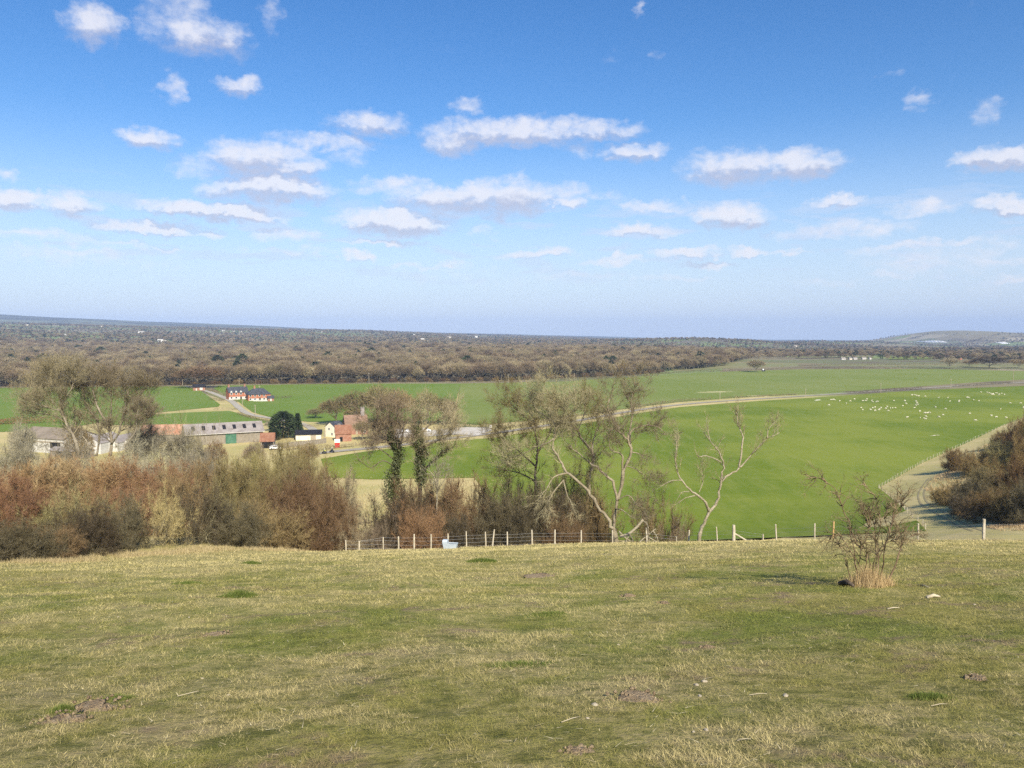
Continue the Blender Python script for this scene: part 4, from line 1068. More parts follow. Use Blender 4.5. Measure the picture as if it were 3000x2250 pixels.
hedge([(2340, 1073), (2650, 1069), (3000, 1071), (3200, 1072)], 2.2, 2, M_HEDGED, 'thin dark hedge line beyond the far field edge at the right', .6, 26)
hedge([(1470, 1258), (1580, 1240), (1640, 1228), (1720, 1216), (1800, 1203)], 1.5, 2.4, M_HEDGEB, 'ragged brown hedge on the far side of the lane behind the bare trees', .45, 36)
hedge([(1860, 1193), (1990, 1177), (2080, 1170)], 1.6, 2.2, M_HEDGEB, 'brown hedge along the lane above the lone pale tree', .45, 34)
hedge([(2120, 1167), (2250, 1161), (2330, 1157)], 1.0, 2.0, M_HEDGEB, 'low brown hedge along the lane left of the sheep', .45, 30)
hedge([(2480, 1153), (2600, 1146), (2700, 1139)], 1.5, 2.0, M_HEDGED, 'dark hedge along the lane above the middle of the flock', .45, 34)
hedge([(2800, 1133), (2900, 1127), (2960, 1123)], 1.6, 2.0, M_HEDGED, 'dark hedge along the lane near the right picture edge', .45, 34)
hedge([(1335, 1250), (1380, 1252), (1435, 1256)], 2.4, 2.2, M_HEDGEG, 'clipped green hedge beside the pale yard', .3, 260, solid=True)
hedge([(920, 1322), (1000, 1312), (1100, 1302), (1200, 1292)], 1.8, 2.6, M_HEDGEB, 'brown hedge along the lane below the farmhouse', .4, 70)
hedge([(795, 1324), (860, 1318), (915, 1312)], 2.2, 3.0, M_HEDGEB, 'brown scrubby hedge in front of the stone wall', .4, 70)
hedge([(792, 1167), (820, 1168), (850, 1165)], 2.0, 2.0, M_HEDGED, 'dark garden hedge right of the slate-roofed brick house', .35, 90)
hedge([(615, 1172), (640, 1174), (655, 1176)], 1.6, 2.0, M_HEDGED, 'short dark hedge left of the gravel track', .35, 70)
hedge([(630, 1202), (660, 1201), (690, 1201)], 1.3, 2.4, M_HEDGEB, 'short brown hedge at the bend of the gravel track', .35, 60)
hedge([(655, 1158), (668, 1160), (680, 1160)], 2.2, 2.0, M_HEDGEB, 'brown garden hedge left of the gabled brick house', .35, 80)
hedge([(555, 1138), (600, 1142), (640, 1152)], 1.5, 1.8, M_HEDGEB, 'brown hedge following the track up to the dark cottage', .35, 60)
hedge([(700, 1215), (760, 1233), (850, 1245), (930, 1252)], 1.2, 2.2, M_HEDGEB, 'pale scrubby hedge along the track behind the conifers', .35, 50)
hedge([(-80, 1242), (60, 1243), (160, 1238)], 3.0, 6, twigmat('hedge_rust', (.17, .075, .045, 1), (.22, .10, .06, 1), .1), 'rust-brown hedge at the left picture edge behind the white barn', .6, 90)

# ------------------------------------------------------------------ buildings
def plain(name, c, rough=.8, spec=.2): 
    m, nt, b = newmat(name, rough, spec); b.inputs['Base Color'].default_value = c; return m
M_WHITE = mottled('white_paint', (.62, .60, .55, 1), (.50, .48, .43, 1), .5, c3=(.38, .35, .29, 1))
M_CREAM = mottled('cream_render', (.74, .68, .54, 1), (.66, .60, .47, 1), .4)
M_BRICK = mottled('brick', (.36, .13, .075, 1), (.44, .19, .11, 1), 1.2, c3=(.28, .11, .07, 1))
M_BRICKD = mottled('brick_brown', (.28, .13, .085, 1), (.34, .19, .13, 1), 1.2)
M_SLATE = mottled('slate', (.045, .05, .06, 1), (.075, .08, .092, 1), .8, rough=.6)
M_TILE = mottled('clay_tile', (.36, .17, .10, 1), (.47, .27, .18, 1), .6, c3=(.28, .17, .12, 1))
M_TILER = mottled('red_tile', (.22, .10, .06, 1), (.28, .145, .09, 1), 1.0, c3=(.16, .09, .06, 1))
M_TILEB = mottled('brown_tile', (.20, .125, .085, 1), (.27, .175, .12, 1), .8)
M_ASB = mottled('grey_sheet_roof', (.24, .21, .19, 1), (.32, .285, .26, 1), .35, c3=(.17, .145, .12, 1))
M_ASBB = mottled('brown_sheet_roof', (.20, .165, .125, 1), (.26, .215, .165, 1), .35)
M_STONE = mottled('flint_stone', (.21, .18, .135, 1), (.28, .245, .19, 1), 1.3, c3=(.15, .125, .095, 1))
M_GREEN = mottled('green_door', (.05, .13, .085, 1), (.085, .18, .115, 1), .8)
M_DARK = plain('dark_opening', (.012, .012, .012, 1))  # as a doorway: flat near-black panel for the shade inside
M_GLASS = plain('window_glass', (.05, .06, .075, 1), .15, .5)
M_BLACK = plain('black_felt', (.018, .018, .022, 1), .7)
M_REDP = plain('red_paint', (.60, .045, .03, 1), .5)
M_TIMBER = mottled('old_timber', (.30, .25, .18, 1), (.40, .34, .25, 1), 3)
M_METALG = mottled('galvanised', (.36, .42, .47, 1), (.45, .51, .56, 1), 5, rough=.5, spec=.4)

def shell(t, L, W, eave, ridge, wall, roofm, over=.35, hip=0.0, thick=.18, gable=None, rname='roof'):
    """walls and pitched roof; ridge along x"""
    w = W / 2; l = L / 2
    G = Geo()
    if hip: G.box((0, 0, eave / 2), (L, W, eave))
    else: G.prism([(-w, 0), (w, 0), (w, eave), (0, ridge - .03), (-w, eave)], -l, l)
    wl = G.obj('wall', wall, t)
    R = Geo(); sl = (ridge - eave) / w; ze = eave - over * sl
    if hip:
        a = l + over; b = w + over; hl = l - hip
        v = [(-a, -b, ze), (a, -b, ze), (a, b, ze), (-a, b, ze), (-hl, 0, ridge), (hl, 0, ridge)]
        v += [(p[0], p[1], p[2] + thick) for p in v]
        R.add(v, [(0, 1, 2, 3), (6, 7, 11, 10), (7, 8, 11), (8, 9, 10, 11), (9, 6, 10), (0, 6, 7, 1), (1, 7, 8, 2), (2, 8, 9, 3), (3, 9, 6, 0)][0:1] + [(6, 7, 11, 10), (7, 8, 11), (8, 9, 10, 11), (9, 6, 10), (0, 1, 7, 6), (1, 2, 8, 7), (2, 3, 9, 8), (3, 0, 6, 9)])
    else:
        for s in (-1, 1):
            R.prism([(0, ridge + .004 * s), (s * (w + over), ze), (s * (w + over), ze + thick), (0, ridge + thick * 1.2)], -l - over, l + over)
    rf = R.obj(rname, roofm, t)
    return wl, rf
def win(t, pts, mat=None, frame=None, d=.06):
    """windows as (x,y,z,w,h,face) with face 'f' front (-y), 'b' back, 'l' left, 'r' right"""
    for x, y, z, w, hh, fc in pts:
        o = {'f': (0, -1), 'b': (0, 1), 'l': (-1, 0), 'r': (1, 0)}[fc]
        dim = (w, d, hh) if o[0] == 0 else (d, w, hh)
        G = Geo(); G.box((x + o[0] * d / 2, y + o[1] * d / 2, z), dim); f = G.obj('window', frame or M_WHITE, t)
        G = Geo(); dim2 = (w * .7, .04, hh * .76) if o[0] == 0 else (.04, w * .7, hh * .76)
        G.box((x + o[0] * (d + .012), y + o[1] * (d + .012), z), dim2); G.obj('pane', mat or M_GLASS, f)
def panel(name, t, x, y, z, w, hh, fc, mat, d=.08):
    o = {'f': (0, -1), 'b': (0, 1), 'l': (-1, 0), 'r': (1, 0)}[fc]
    G = Geo(); G.box((x + o[0] * d / 2, y + o[1] * d / 2, z), (w, d, hh) if o[0] == 0 else (d, w, hh)); return G.obj(name, mat, t)
def chimney(parent, x, y, z0, z1, s=.7, mat=None, pots=2):
    G = Geo(); G.box((x, y, (z0 + z1) / 2), (s * 1.4, s, z1 - z0)); G.box((x, y, z1 + .08), (s * 1.6, s * 1.2, .16))
    for k in range(pots): G.tube([(x + (k - .5 * (pots - 1)) * s * .6, y, z1 + .1), (x + (k - .5 * (pots - 1)) * s * .6, y, z1 + .6)], [.14, .11], 8)
    return G.obj('chimney', mat or M_BRICKD, parent)
def gpt(px, depth): 
    p = gp(px, depth); p.z -= .05; return p

# grey barn with the green door
t = thing('barn', 'long stone barn with grey sheet roof, dark rooflights and tall green door', 'barn', gpt(655, 322), math.radians(27))
wl, rf = shell(t, 30, 13, 4.8, 8.0, M_STONE, M_ASB, .6)
panel('door', t, 2.2, -6.5, 2.1, 4.2, 4.2, 'f', M_GREEN, .12)
sl = math.atan2(3.2, 6.5)
for k in range(7):
    G = Geo(); G.box((-12 + k * 4.0, -3.3, 6.4 + .2 + .055), (1.3, 3.2, .05), 0, rx=sl); G.obj('rooflight', M_BLACK, rf)
G = Geo(); G.tube([(-15.6, -7.2, 4.45), (15.6, -7.2, 4.45)], .12, 6); G.obj('gutter', M_WHITE, rf)
# long tiled barn
t = thing('barn', 'long low barn with mottled orange clay tile roof behind the bare saplings', 'barn', gpt(530, 328), math.radians(8))
shell(t, 30, 10, 3.2, 6.6, M_STONE, M_TILE, .4)
panel('doorway', t, -6, -5, 1.4, 3.0, 2.8, 'f', M_DARK); panel('doorway', t, 7, -5, 1.4, 3.0, 2.8, 'f', M_DARK)
# white barn at the left
t = thing('barn', 'white-walled barn with low grey-brown roof at the left end of the farm', 'barn', gpt(168, 300), math.radians(-18))
wl, rf = shell(t, 23, 15, 5.6, 8.6, M_WHITE, M_ASBB, .4)
panel('doorway', t, 7.5, -7.5, 2.1, 5.0, 4.2, 'f', M_DARK); panel('wall_band', t, 0, -7.5, 4.2, 22.6, .5, 'f', M_TIMBER, .05)
t = thing('lean_to', 'low open-fronted grey shed below the white barn', 'shed', gpt(210, 283), math.radians(-18))
shell(t, 16, 5, 2.4, 3.3, M_STONE, M_ASB, .3); panel('doorway', t, 0, -2.5, 1.1, 10, 2.0, 'f', M_DARK)
# white gabled sheds
for px, dp, w, hh, lab in [(298, 296, 8.5, 6.6, 'white gable-ended shed behind the ash stems'), (352, 302, 7.0, 5.4, 'smaller white gable-ended shed right of the ash stems'), (405, 306, 9, 4.0, 'low white shed between the ash and the tiled barn')]:
    t = thing('shed', lab, 'shed', gpt(px, dp), math.radians(84))
    shell(t, 14, w, hh * .62, hh, M_WHITE, M_ASB, .15); panel('door', t, -7, 0, 1.3, 2.6, 2.6, 'l', M_TIMBER, .06)
# tiled shed beside the barn
t = thing('shed', 'small shed with bright red tile roof and dark open front', 'shed', gpt(785, 306), math.radians(10))
shell(t, 5.2, 5.0, 3.0, 5.8, M_STONE, M_TILER, .3); panel('doorway', t, .2, -2.5, 1.4, 4.2, 2.5, 'f', M_DARK)
# black-roofed shed
t = thing('shed', 'low shed with flat-pitched black roof behind the stone wall', 'shed', gpt(905, 330), math.radians(12))
shell(t, 10.5, 6, 2.6, 4.0, M_CREAM, M_BLACK, .4); panel('doorway', t, 2, -3, 1.1, 2.2, 2.0, 'f', M_TIMBER)
# stone walls
def wall_line(pix, hgt, th, mat, label, name='stone_wall'):
    P = resample([hit(*p) for p in pix], 3); o = Vector((P[0].x, P[0].y, hz(P[0].x, P[0].y))); V = []; 
    for i, p in enumerate(P):
        t_ = (P[min(i + 1, len(P) - 1)] - P[max(i - 1, 0)]).normalized(); nn = Vector((-t_.y, t_.x)) * th / 2; z = hz(p.x, p.y)
        for q, zz in ((p - nn, z - .3), (p - nn, z + hgt), (p + nn, z + hgt), (p + nn, z - .3)): V.append((q.x - o.x, q.y - o.y, zz - o.z))
    Q = [(i * 4 + k, i * 4 + 4 + k, i * 4 + 5 + k, i * 4 + 1 + k) for i in range(len(P) - 1) for k in range(3)]
    G = Geo(); G.add(V, Q + [(0, 1, 2, 3), tuple(len(V) - 4 + k for k in (3, 2, 1, 0))])
    return tag(link(name, G.mesh(name, mat), None, o), label, 'wall')
wall_line([(800, 1316), (860, 1309), (920, 1303), (955, 1298)], 2.0, .5, M_STONE, 'pale flint wall running right from the tiled shed')
wall_line([(690, 1166), (720, 1168), (745, 1168)], 1.0, .3, M_WHITE, 'low white garden wall in front of the gabled brick house')
wall_line([(742, 1176), (775, 1176), (800, 1175)], .8, .3, M_WHITE, 'low white wall at the garden foot of the slate-roofed brick house')
# farmhouse
t = thing('farmhouse', 'brown-roofed brick farmhouse with a big pale grey chimney, half hidden by trees', 'house', gpt(1042, 350), math.radians(20))
wl, rf = shell(t, 10, 8, 4.4, 8.4, M_BRICKD, M_TILEB, .3); chimney(rf, 3.2, 0, 7.6, 11.6, 1.2, M_ASB, 2)
win(t, [(-3.5, -4, 3.1, 1.1, 1.2, 'f'), (0, -4, 3.1, 1.1, 1.2, 'f'), (3.5, -4, 3.1, 1.1, 1.2, 'f'), (-3.5, -4, 1.2, 1.1, 1.3, 'f'), (3.5, -4, 1.2, 1.1, 1.3, 'f')]); panel('door', t, 0, -4, 1.0, 1.0, 2.0, 'f', M_TIMBER)
t = thing('cottage', 'small cream-walled house end left of the farmhouse', 'house', gpt(981, 340), math.radians(64))
shell(t, 6, 5.4, 4.6, 6.6, M_CREAM, M_SLATE, .25); win(t, [(-3, .6, 3.6, .9, 1.0, 'l'), (-3, -1, 1.4, .9, 1.1, 'l')])
t = thing('outbuilding', 'outbuilding with sloping red-brown tile roof in front of the farmhouse', 'shed', gpt(1006, 326), math.radians(15))
shell(t, 6.5, 6, 3.4, 6.6, M_BRICKD, M_TILER, .3); panel('doorway', t, -1, -3, 1.0, 1.2, 2.0, 'f', M_DARK)
t = thing('kiosk', 'small bright red hut with cream top beside a lane pole', 'hut', gpt(988, 306), math.radians(15))
G = Geo(); G.box((0, 0, 1.05), (1.9, 1.5, 2.1)); G.obj('wall', M_REDP, t); G = Geo(); G.prism([(-.9, 2.1), (.9, 2.1), (0, 3.4)], -1.1, 1.1); G.obj('roof', M_CREAM, t); panel('door', t, .3, -.75, .95, .8, 1.7, 'f', plain('red_door', (.42, .03, .025, 1)), .05)
# brick houses in the field
t = thing('brick_house', 'two-storey brick house with front gable, white windows and slate roof', 'house', gpt(698, 540), math.radians(33))
wl, rf = shell(t, 13, 8.5, 5.2, 8.6, M_BRICK, M_SLATE, .35)
panel('wall_base', t, 0, -4.25, 1.0, 13.02, 2.0, 'f', M_WHITE, .05)
win(t, [(x, -4.25, z, 1.5, 1.5, 'f') for x in (-4.8, -1.6, 1.6, 4.8) for z in (4.2,)] + [(x, -4.3, 1.5, 1.5, 1.5, 'f') for x in (-4.8, -1.6, 4.8)] + [(6.5, 0, 4.3, 1.1, 1.3, 'r'), (6.5, 1.8, 1.5, 1.1, 1.3, 'r')])
for x in (-4.8, -1.6, 1.6): 
    G = Geo(); G.prism([(-1.0, 4.98), (1.0, 4.98), (0, 6.4)], -.2, .9); me = G.mesh('dormer', M_WHITE); me.transform(Matrix.Rotation(math.radians(-90), 4, 'Z')); link('dormer', me, rf, (x, -3.7, 0))
panel('door', t, 1.6, -4.3, 1.0, 1.0, 2.1, 'f', M_DARK)
chimney(rf, -5.6, 0, 8.0, 10.2, .8); chimney(rf, 5.2, 0, 8.0, 10.2, .8)
t = thing('brick_house', 'brick house with long hipped slate roof sloping low on the right', 'house', gpt(760, 532), math.radians(28))
wl, rf = shell(t, 15, 9, 4.6, 8.2, M_BRICK, M_SLATE, .4, hip=4.2)
panel('wall_base', t, -.8, -4.5, .8, 12.0, 1.6, 'f', M_WHITE, .05)
win(t, [(x, -4.5, 3.6, 1.5, 1.3, 'f') for x in (-6, -3, 0, 3)] + [(x, -4.55, 1.3, 1.5, 1.4, 'f') for x in (-6, -3, 3)] + [(7.5, -1.5, 1.5, 1.2, 1.3, 'r')])
panel('door', t, .2, -4.55, 1.0, 1.0, 2.0, 'f', M_DARK); chimney(rf, -2.5, 0, 7.6, 9.8, .8)
t = thing('shed', 'dark little brick shed at the right end of the slate-roofed house', 'shed', gpt(795, 524), math.radians(28))
shell(t, 4, 3.5, 2.2, 3.6, M_BRICKD, M_SLATE, .25); panel('door', t, 0, -1.75, .95, 1.0, 1.9, 'f', M_WHITE)
t = thing('cottage', 'small dark cottage with white gable under the broad domed tree', 'house', gpt(588, 618), math.radians(20))
shell(t, 9, 6, 2.8, 5.0, M_BRICKD, M_BLACK, .3); panel('gable_panel', t, 1.5, -3, 1.7, 2.2, 2.4, 'f', M_WHITE); panel('door', t, -2, -3, .95, .9, 1.9, 'f', M_WHITE)
# distant houses
far = [(415, 992, 3300, 26, 'white'), (470, 1003, 2400, 16, 'white'), (480, 1004, 2350, 14, 'white'), (655, 969, 3900, 14, 'white'), (685, 970, 3900, 12, 'white'), (705, 971, 3900, 12, 'cream'), (768, 974, 3700, 12, 'brick'),
       (945, 978, 4200, 12, 'white'), (1147, 981, 4600, 12, 'white'), (1215, 983, 4200, 16, 'white'), (1235, 1000, 3000, 22, 'white'), (1315, 988, 3800, 20, 'cream'), (1395, 986, 4100, 14, 'white'),
       (2470, 1062, 1300, 14, 'white'), (2490, 1062, 1300, 12, 'cream'), (2505, 1061, 1310, 12, 'white'), (2530, 1061, 1320, 14, 'white'), (2548, 1060, 1320, 10, 'white'), (2512, 1034, 2300, 14, 'white'), (2810, 1064, 1300, 14, 'brick'), (2860, 1055, 1700, 14, 'cream'),
       (192, 998, 2700, 16, 'white'), (80, 955, 3900, 14, 'cream'), (300, 960, 4200, 14, 'cream'), (1560, 1000, 3500, 14, 'white'), (2330, 1015, 3000, 14, 'cream')]
where = ['long white farm building in the wooded distance above the ash trees', 'white roof just beyond the wood right of the long white building', 'white shed close beside another beyond the wood', 'white house, first of the distant village on the left ridge', 'white house in the middle of the distant village', 'cream house in the distant village', 'brick house at the right end of the distant village',
         'white house in the dark tree line over the wood', 'white house in the distance above the broad ivy trees', 'white house on the far slope near the long white shed', 'long white shed just beyond the middle of the wood', 'cream building on a pale green slope beyond the wood', 'white house on the wooded skyline left of centre',
         'white farm building leftmost in the far farm on the right', 'cream farm building in the far farm on the right', 'white house between farm sheds of the far farm on the right', 'wide white shed of the far farm on the right', 'white shed rightmost in the far farm on the right', 'white house among trees above the far farm', 'brick house near the far right field edge', 'cream house among the trees of the far right plain',
         'white house at the upper rim of the left part of the wood', 'cream house high on the left wooded slope', 'cream house on the far left ridge foot', 'white house beyond the right part of the wood', 'cream house on the low wooded hill left of the chalk down']
for (px, py, D, L, c), lab in zip(far, where):
    x = ray(px, py)[0] / ray(px, py)[1] * D; z = at(px, py, D).z; g0 = hz(x, D)
    L *= .62 if D < 1800 else 1
    t = thing('distant_house', lab, 'house', (x, D, g0), random.uniform(-.5, .5))
    e_ = 2.2 if D < 1800 else max(3.5, min(z - g0, 7)) + L * .08; wl, rf = shell(t, L * (.8 if D < 1800 else 1), L * .5, e_, e_ + L * .16, dict(white=M_WHITE, cream=M_CREAM, brick=M_BRICK)[c], M_WHITE if c == 'white' and L > 13 else (M_TILEB if c == 'brick' else M_ASB), .3)
# chalk pit faces on the down (bare chalk cut into the hillside)
def chalk_face(px0, px1, py0, py1, depth, label):
    n = 14; V = []; rg = np.random.default_rng(px0)
    for i in range(n + 1):
        px = px0 + (px1 - px0) * i / n; e = math.sin(math.pi * min(max(i / n, .04), .96)) ** .5
        a = hit(px, py1, 2500); top = at(px, py1 - (py1 - py0) * e * rg.uniform(.75, 1.05), a.y - 5)
        V += [(a.x, a.y - 30, a.z - 3), (top.x, a.y + 4, top.z), (top.x, a.y + 60, top.z - 2), (a.x, a.y + 60, a.z - 8)]
    Q = [(i * 4 + k, i * 4 + 4 + k, i * 4 + 4 + (k + 1) % 4, i * 4 + (k + 1) % 4) for i in range(n) for k in range(4)]
    G = Geo(); G.add(V, Q + [(0, 1, 2, 3), (n * 4 + 3, n * 4 + 2, n * 4 + 1, n * 4)])
    o = G.obj('chalk_cliff', M_CHALKFAR, None); tag(o, label, 'cliff')
chalk_face(2712, 2772, 997, 1003, 4700, 'long white chalk pit face on the side of the distant down')
chalk_face(2696, 2710, 999, 1002, 4700, 'small white chalk scar left of the long chalk pit face')
chalk_face(2930, 2955, 1002, 1006, 4700, 'faint white chalk scar on the right shoulder of the down')

# ------------------------------------------------------------------ poles, fences, vehicles, people, sheep
random.seed(3)
def utility_pole(px, base, top, label, proto=[None]):
    p = hit(px, base, 60); H = at(px, top, p.y).z - p.z
    t = thing('utility_pole', label, 'pole', p, .3, 'wooden utility poles of the plain', (1, 1, H / 8))
    if proto[0] is None:
        G = Geo(); G.tube([(0, 0, -.3), (0, 0, 8)], [.2, .15], 8); a = G.mesh('pole', M_TIMBER)
        G = Geo(); G.box((0, -.18, 7.5), (1.3, .12, .12)); b = G.mesh('crossarm', M_TIMBER)
        G = Geo()
        for x in (-.55, 0, .55): G.tube([(x, -.18, 7.56), (x, -.18, 7.85)], [.05, .04], 6)
        proto[0] = (a, b, G.mesh('insulator', M_WHITE))
    link('pole', proto[0][0], t); b = link('crossarm', proto[0][1], t); link('insulator', proto[0][2], b)
for px, b, tp, lab in [(535, 1131, 1112, 'short pole at the wood edge left of the domed tree'), (701, 1131, 1108, 'pole behind the chimney of the gabled brick house'), (761, 1172, 1130, 'pole in front of the slate-roofed brick house'),
    (748, 1218, 1186, 'pale pole in the green field below the brick houses'), (711, 1192, 1172, 'thin pole beside the gravel track above the field pole'), (994, 1290, 1240, 'pole beside the red hut at the farm'), (951, 1292, 1262, 'short pole by the stone wall'), (1081, 1125, 1092, 'pale pole against the wood, left of the ivy-clad trees'),
    (1490, 1121, 1096, 'pale pole against the wood above the leaning tree crown'), (1683, 1110, 1093, 'pole against the wood right of the forked tree crown'), (2109, 1171, 1150, 'pole by the lane above the lone pale tree'), (2360, 1164, 1139, 'lane pole leftmost over the flock'), (2580, 1151, 1122, 'lane pole above the middle of the flock'),
    (2785, 1139, 1110, 'lane pole above the right part of the flock'), (2968, 1122, 1085, 'lane pole nearest the right picture edge')]:
    utility_pole(px, b, tp, lab)

M_POST = mottled('post_wood', (.44, .38, .27, 1), (.56, .50, .38, 1), 4, c3=(.33, .28, .20, 1))
M_POSTO = mottled('post_wood_orange', (.52, .32, .13, 1), (.60, .40, .18, 1), 4)
M_WIRE = plain('wire', (.38, .38, .36, 1), .5, .5)
def fence(name, label, posts, wires, wr, gap=None):
    """posts: (x, y, height, tilt, radius, material, label)"""
    o = Vector((posts[0][0], posts[0][1], hz(*posts[0][:2])))
    t = thing(name, label, 'fence', o)
    tops = []
    for x, y, H, tl, r, m, lb in posts:
        b = Vector((x, y, hz(x, y))) - o; e = b + Vector((math.sin(tl) * H, random.gauss(0, .02), H))
        G = Geo(); G.tube([b - Vector((0, 0, .25)), b.lerp(e, .5) + Vector((random.gauss(0, .008), 0, 0)), e], [r, r * .95, r * .85], 7)
        q = G.obj('post', m, t)
        if lb: q['label'] = lb
        tops.append((b, e, H))
    for k, f in enumerate(wires):
        G = Geo()
        for (b0, e0, h0), (b1, e1, h1) in zip(tops, tops[1:]):
            if gap and abs((b1 - b0).length) > gap: continue
            a = b0 + (e0 - b0) * min(f / h0, .97); c = b1 + (e1 - b1) * min(f / h1, .97)
            G.tube([a, a.lerp(c, .5) - Vector((0, 0, .015)), c], wr, 3, cap=False)
        G.obj('wire', M_WIRE, t)
    return t, tops
pp = [(1009, .8), (1047, .75), (1120, 1.0), (1165, 1.1), (1211, 1.25), (1260, 1.25), (1311, 1.2), (1366, 1.3), (1423, 1.2), (1441, 1.35), (1486, 1.2), (1559, 1.25), (1627, 1.25), (1704, 1.2), (1797, 1.25), (1899, 1.4), (1987, 1.0), (2022, 1.15), (2108, 1.3), (2155, 1.35), (2240, .95), (2283, 1.3), (2395, 1.25), (2449, 1.35), (2701, 1.15), (2893, 1.3), (3110, 1.3)]
posts = []
for px, H in pp:
    u = (px - 1500) / F; D = edge_depth(u) + .4 + (1.2 if px in (1987, 2240) else 0); p = gp(px, D)
    tl = {2108: -.08, 2283: -.09, 1441: .12, 1311: .0}.get(px, random.gauss(0, .025))
    posts.append((p.x, p.y, H, tl, {2155: .11, 2893: .085}.get(px, random.uniform(.042, .06)), M_POSTO if px == 2449 else M_POST, 'orange-brown new post' if px == 2449 else ('stout straining post' if px == 2155 else None)))
t, tops = fence('wire_fence', 'post and wire fence along the lower rim of the pasture', posts, (.25, .5, .78, 1.0), .006)
k = [a[0] for a in pp].index(2155); b, e, H = tops[k]
q = gp(2220, posts[k][1] - .3); G = Geo(); G.tube([b.lerp(e, .62), Vector(q) - Vector(t.location) + Vector((0, 0, .05))], .05, 7); G.obj('brace', M_POST, t)
def fence_line(a, b, n, H):
    A, B = hit(*a, 80), hit(*b, 80)
    return [(A.x + (B.x - A.x) * i / (n - 1) + random.gauss(0, .15), A.y + (B.y - A.y) * i / (n - 1), H * random.uniform(.88, 1.1), random.gauss(0, .04), .075, M_POST, None) for i in range(n)]
fence('wire_fence', 'fence of pale posts climbing away between the sheep field and the spur track', fence_line((2575, 1431), (2700, 1359), 18, 1.25) + fence_line((2706, 1355), (2850, 1291), 18, 1.25) + fence_line((2857, 1287), (2995, 1228), 17, 1.25) + fence_line((3005, 1224), (3100, 1192), 9, 1.25), (.5, 1.0), .012)
fence('wire_fence', 'fence of pale posts running down the field corner behind the thorn bush', fence_line((2577, 1433), (2650, 1494), 8, 1.2) + fence_line((2660, 1503), (2712, 1552), 6, 1.2), (.5, 1.0), .01)

# cars and vans by the yard
M_CARW = plain('white_car_paint', (.8, .8, .8, 1), .3, .5); M_TYRE = plain('tyre', (.02, .02, .02, 1)); M_CARG = plain('car_glass', (.02, .025, .03, 1), .1, .6); M_CARD = plain('dark_car_paint', (.03, .035, .05, 1), .3, .5)
def vehicle(px, D, rz, label, cat, van, paint):
    t = thing('parked_' + cat, label, cat, gpt(px, D) + Vector((0, 0, .25)), rz)
    G = Geo()
    prof = [(-2.1, .35), (2.1, .35), (2.15, .8), (1.3, .95), (.7, 1.45), (-1.3, 1.48), (-2.0, 1.0)] if not van else [(-2.4, .4), (2.4, .4), (2.45, 1.1), (1.9, 1.25), (1.4, 2.1), (-2.4, 2.15)]
    G.prism([(a, z) for a, z in prof], -.85, .85); me = G.mesh('body', paint); me.transform(Matrix.Rotation(math.radians(-90), 4, 'Z')); link('body', me, t)
    for s in (-1, 1):
        W = Geo(); W.box((-.1 if not van else 1.2, s * .86, 1.2 if not van else 1.6), (1.7 if not van else .7, .03, .35)); W.obj('window', M_CARG, t)
        for x in (-1.35, 1.35):
            W = Geo(); W.tube([(x, s * .72, .32), (x, s * .9, .32)], .32, 12); W.obj('wheel', M_TYRE, t)
vehicle(1198, 352, .15, 'white car parked behind the ivy-clad trees', 'car', False, M_CARW)
vehicle(1170, 348, 1.3, 'white van parked end-on left of the white car', 'van', True, M_CARW)
vehicle(1248, 356, .2, 'white car parked at the left end of the pale yard', 'car', False, M_CARW)
vehicle(805, 300, .4, 'white car parked in front of the tiled shed', 'car', False, M_CARW)
t = thing('sign', 'small white upright board at the end of the clipped hedge', 'sign', gpt(1438, 366), .1)
G = Geo(); G.box((0, 0, 1.35), (1.3, .08, 1.4)); G.obj('board', M_WHITE, t)
for s in (-.5, .5): G = Geo(); G.tube([(s, .07, -.1), (s, .07, 1.9)], .05, 6); G.obj('leg', M_TIMBER, t)
# tractor at the far field edge
t = thing('tractor', 'small dark tractor under the round tree at the far field edge', 'tractor', gpt(2232, 905), .3)
G = Geo(); G.box((.9, 0, 1.3), (2.2, .9, .9)); G.box((-.6, 0, 1.2), (1.4, 1.2, .8)); G.obj('body', M_CARD, t)
G = Geo(); G.box((-.7, 0, 2.3), (1.5, 1.4, 1.4), taper=.85); G.obj('cab', M_CARW, t)
for x, r in ((-.9, .85), (1.5, .5)):
    for s in (-1, 1): G = Geo(); G.tube([(x, s * .7, r), (x, s * 1.05, r)], r, 16); G.obj('wheel', M_TYRE, t)
# pale troughs and heaps lying in the fields
M_STRAWH = mottled('straw_heap', (.50, .43, .24, 1), (.60, .53, .33, 1), .6)
def heap(px0, py0, px1, py1, wid, hgt, mat, label, name, cat):
    A, B = hit(px0, py0, 100), hit(px1, py1, 100); n = 14; rg = random.Random(px0); V = []; 
    d = (B - A); nrm = Vector((-d.y, d.x, 0)).normalized()
    for i in range(n + 1):
        c = A.lerp(B, i / n); e = math.sin(math.pi * min(max(i / n, .03), .97)) ** .5 * rg.uniform(.7, 1.1)
        for a, z in ((-1, -.05), (-.55, .7), (0, 1), (.55, .7), (1, -.05)):
            q = c + nrm * wid * .5 * a * e; V.append((q.x - A.x, q.y - A.y, hz(q.x, q.y) + z * hgt * e * rg.uniform(.85, 1.1) - A.z))
    G = Geo(); G.add(V, [(i * 5 + k, i * 5 + 5 + k, i * 5 + 6 + k, i * 5 + 1 + k) for i in range(n) for k in range(4)])
    return tag(link(name, G.mesh(name, mat, True), None, A), label, cat)
heap(2034, 1150, 2148, 1148, 5, .45, M_STRAWH, 'long pale strip of straw lying in the upper green field', 'straw_heap', 'straw')
heap(2178, 1160, 2255, 1161, 4, .35, M_STRAWH, 'shorter yellowish straw strip right of and below the long one', 'straw_heap', 'straw')
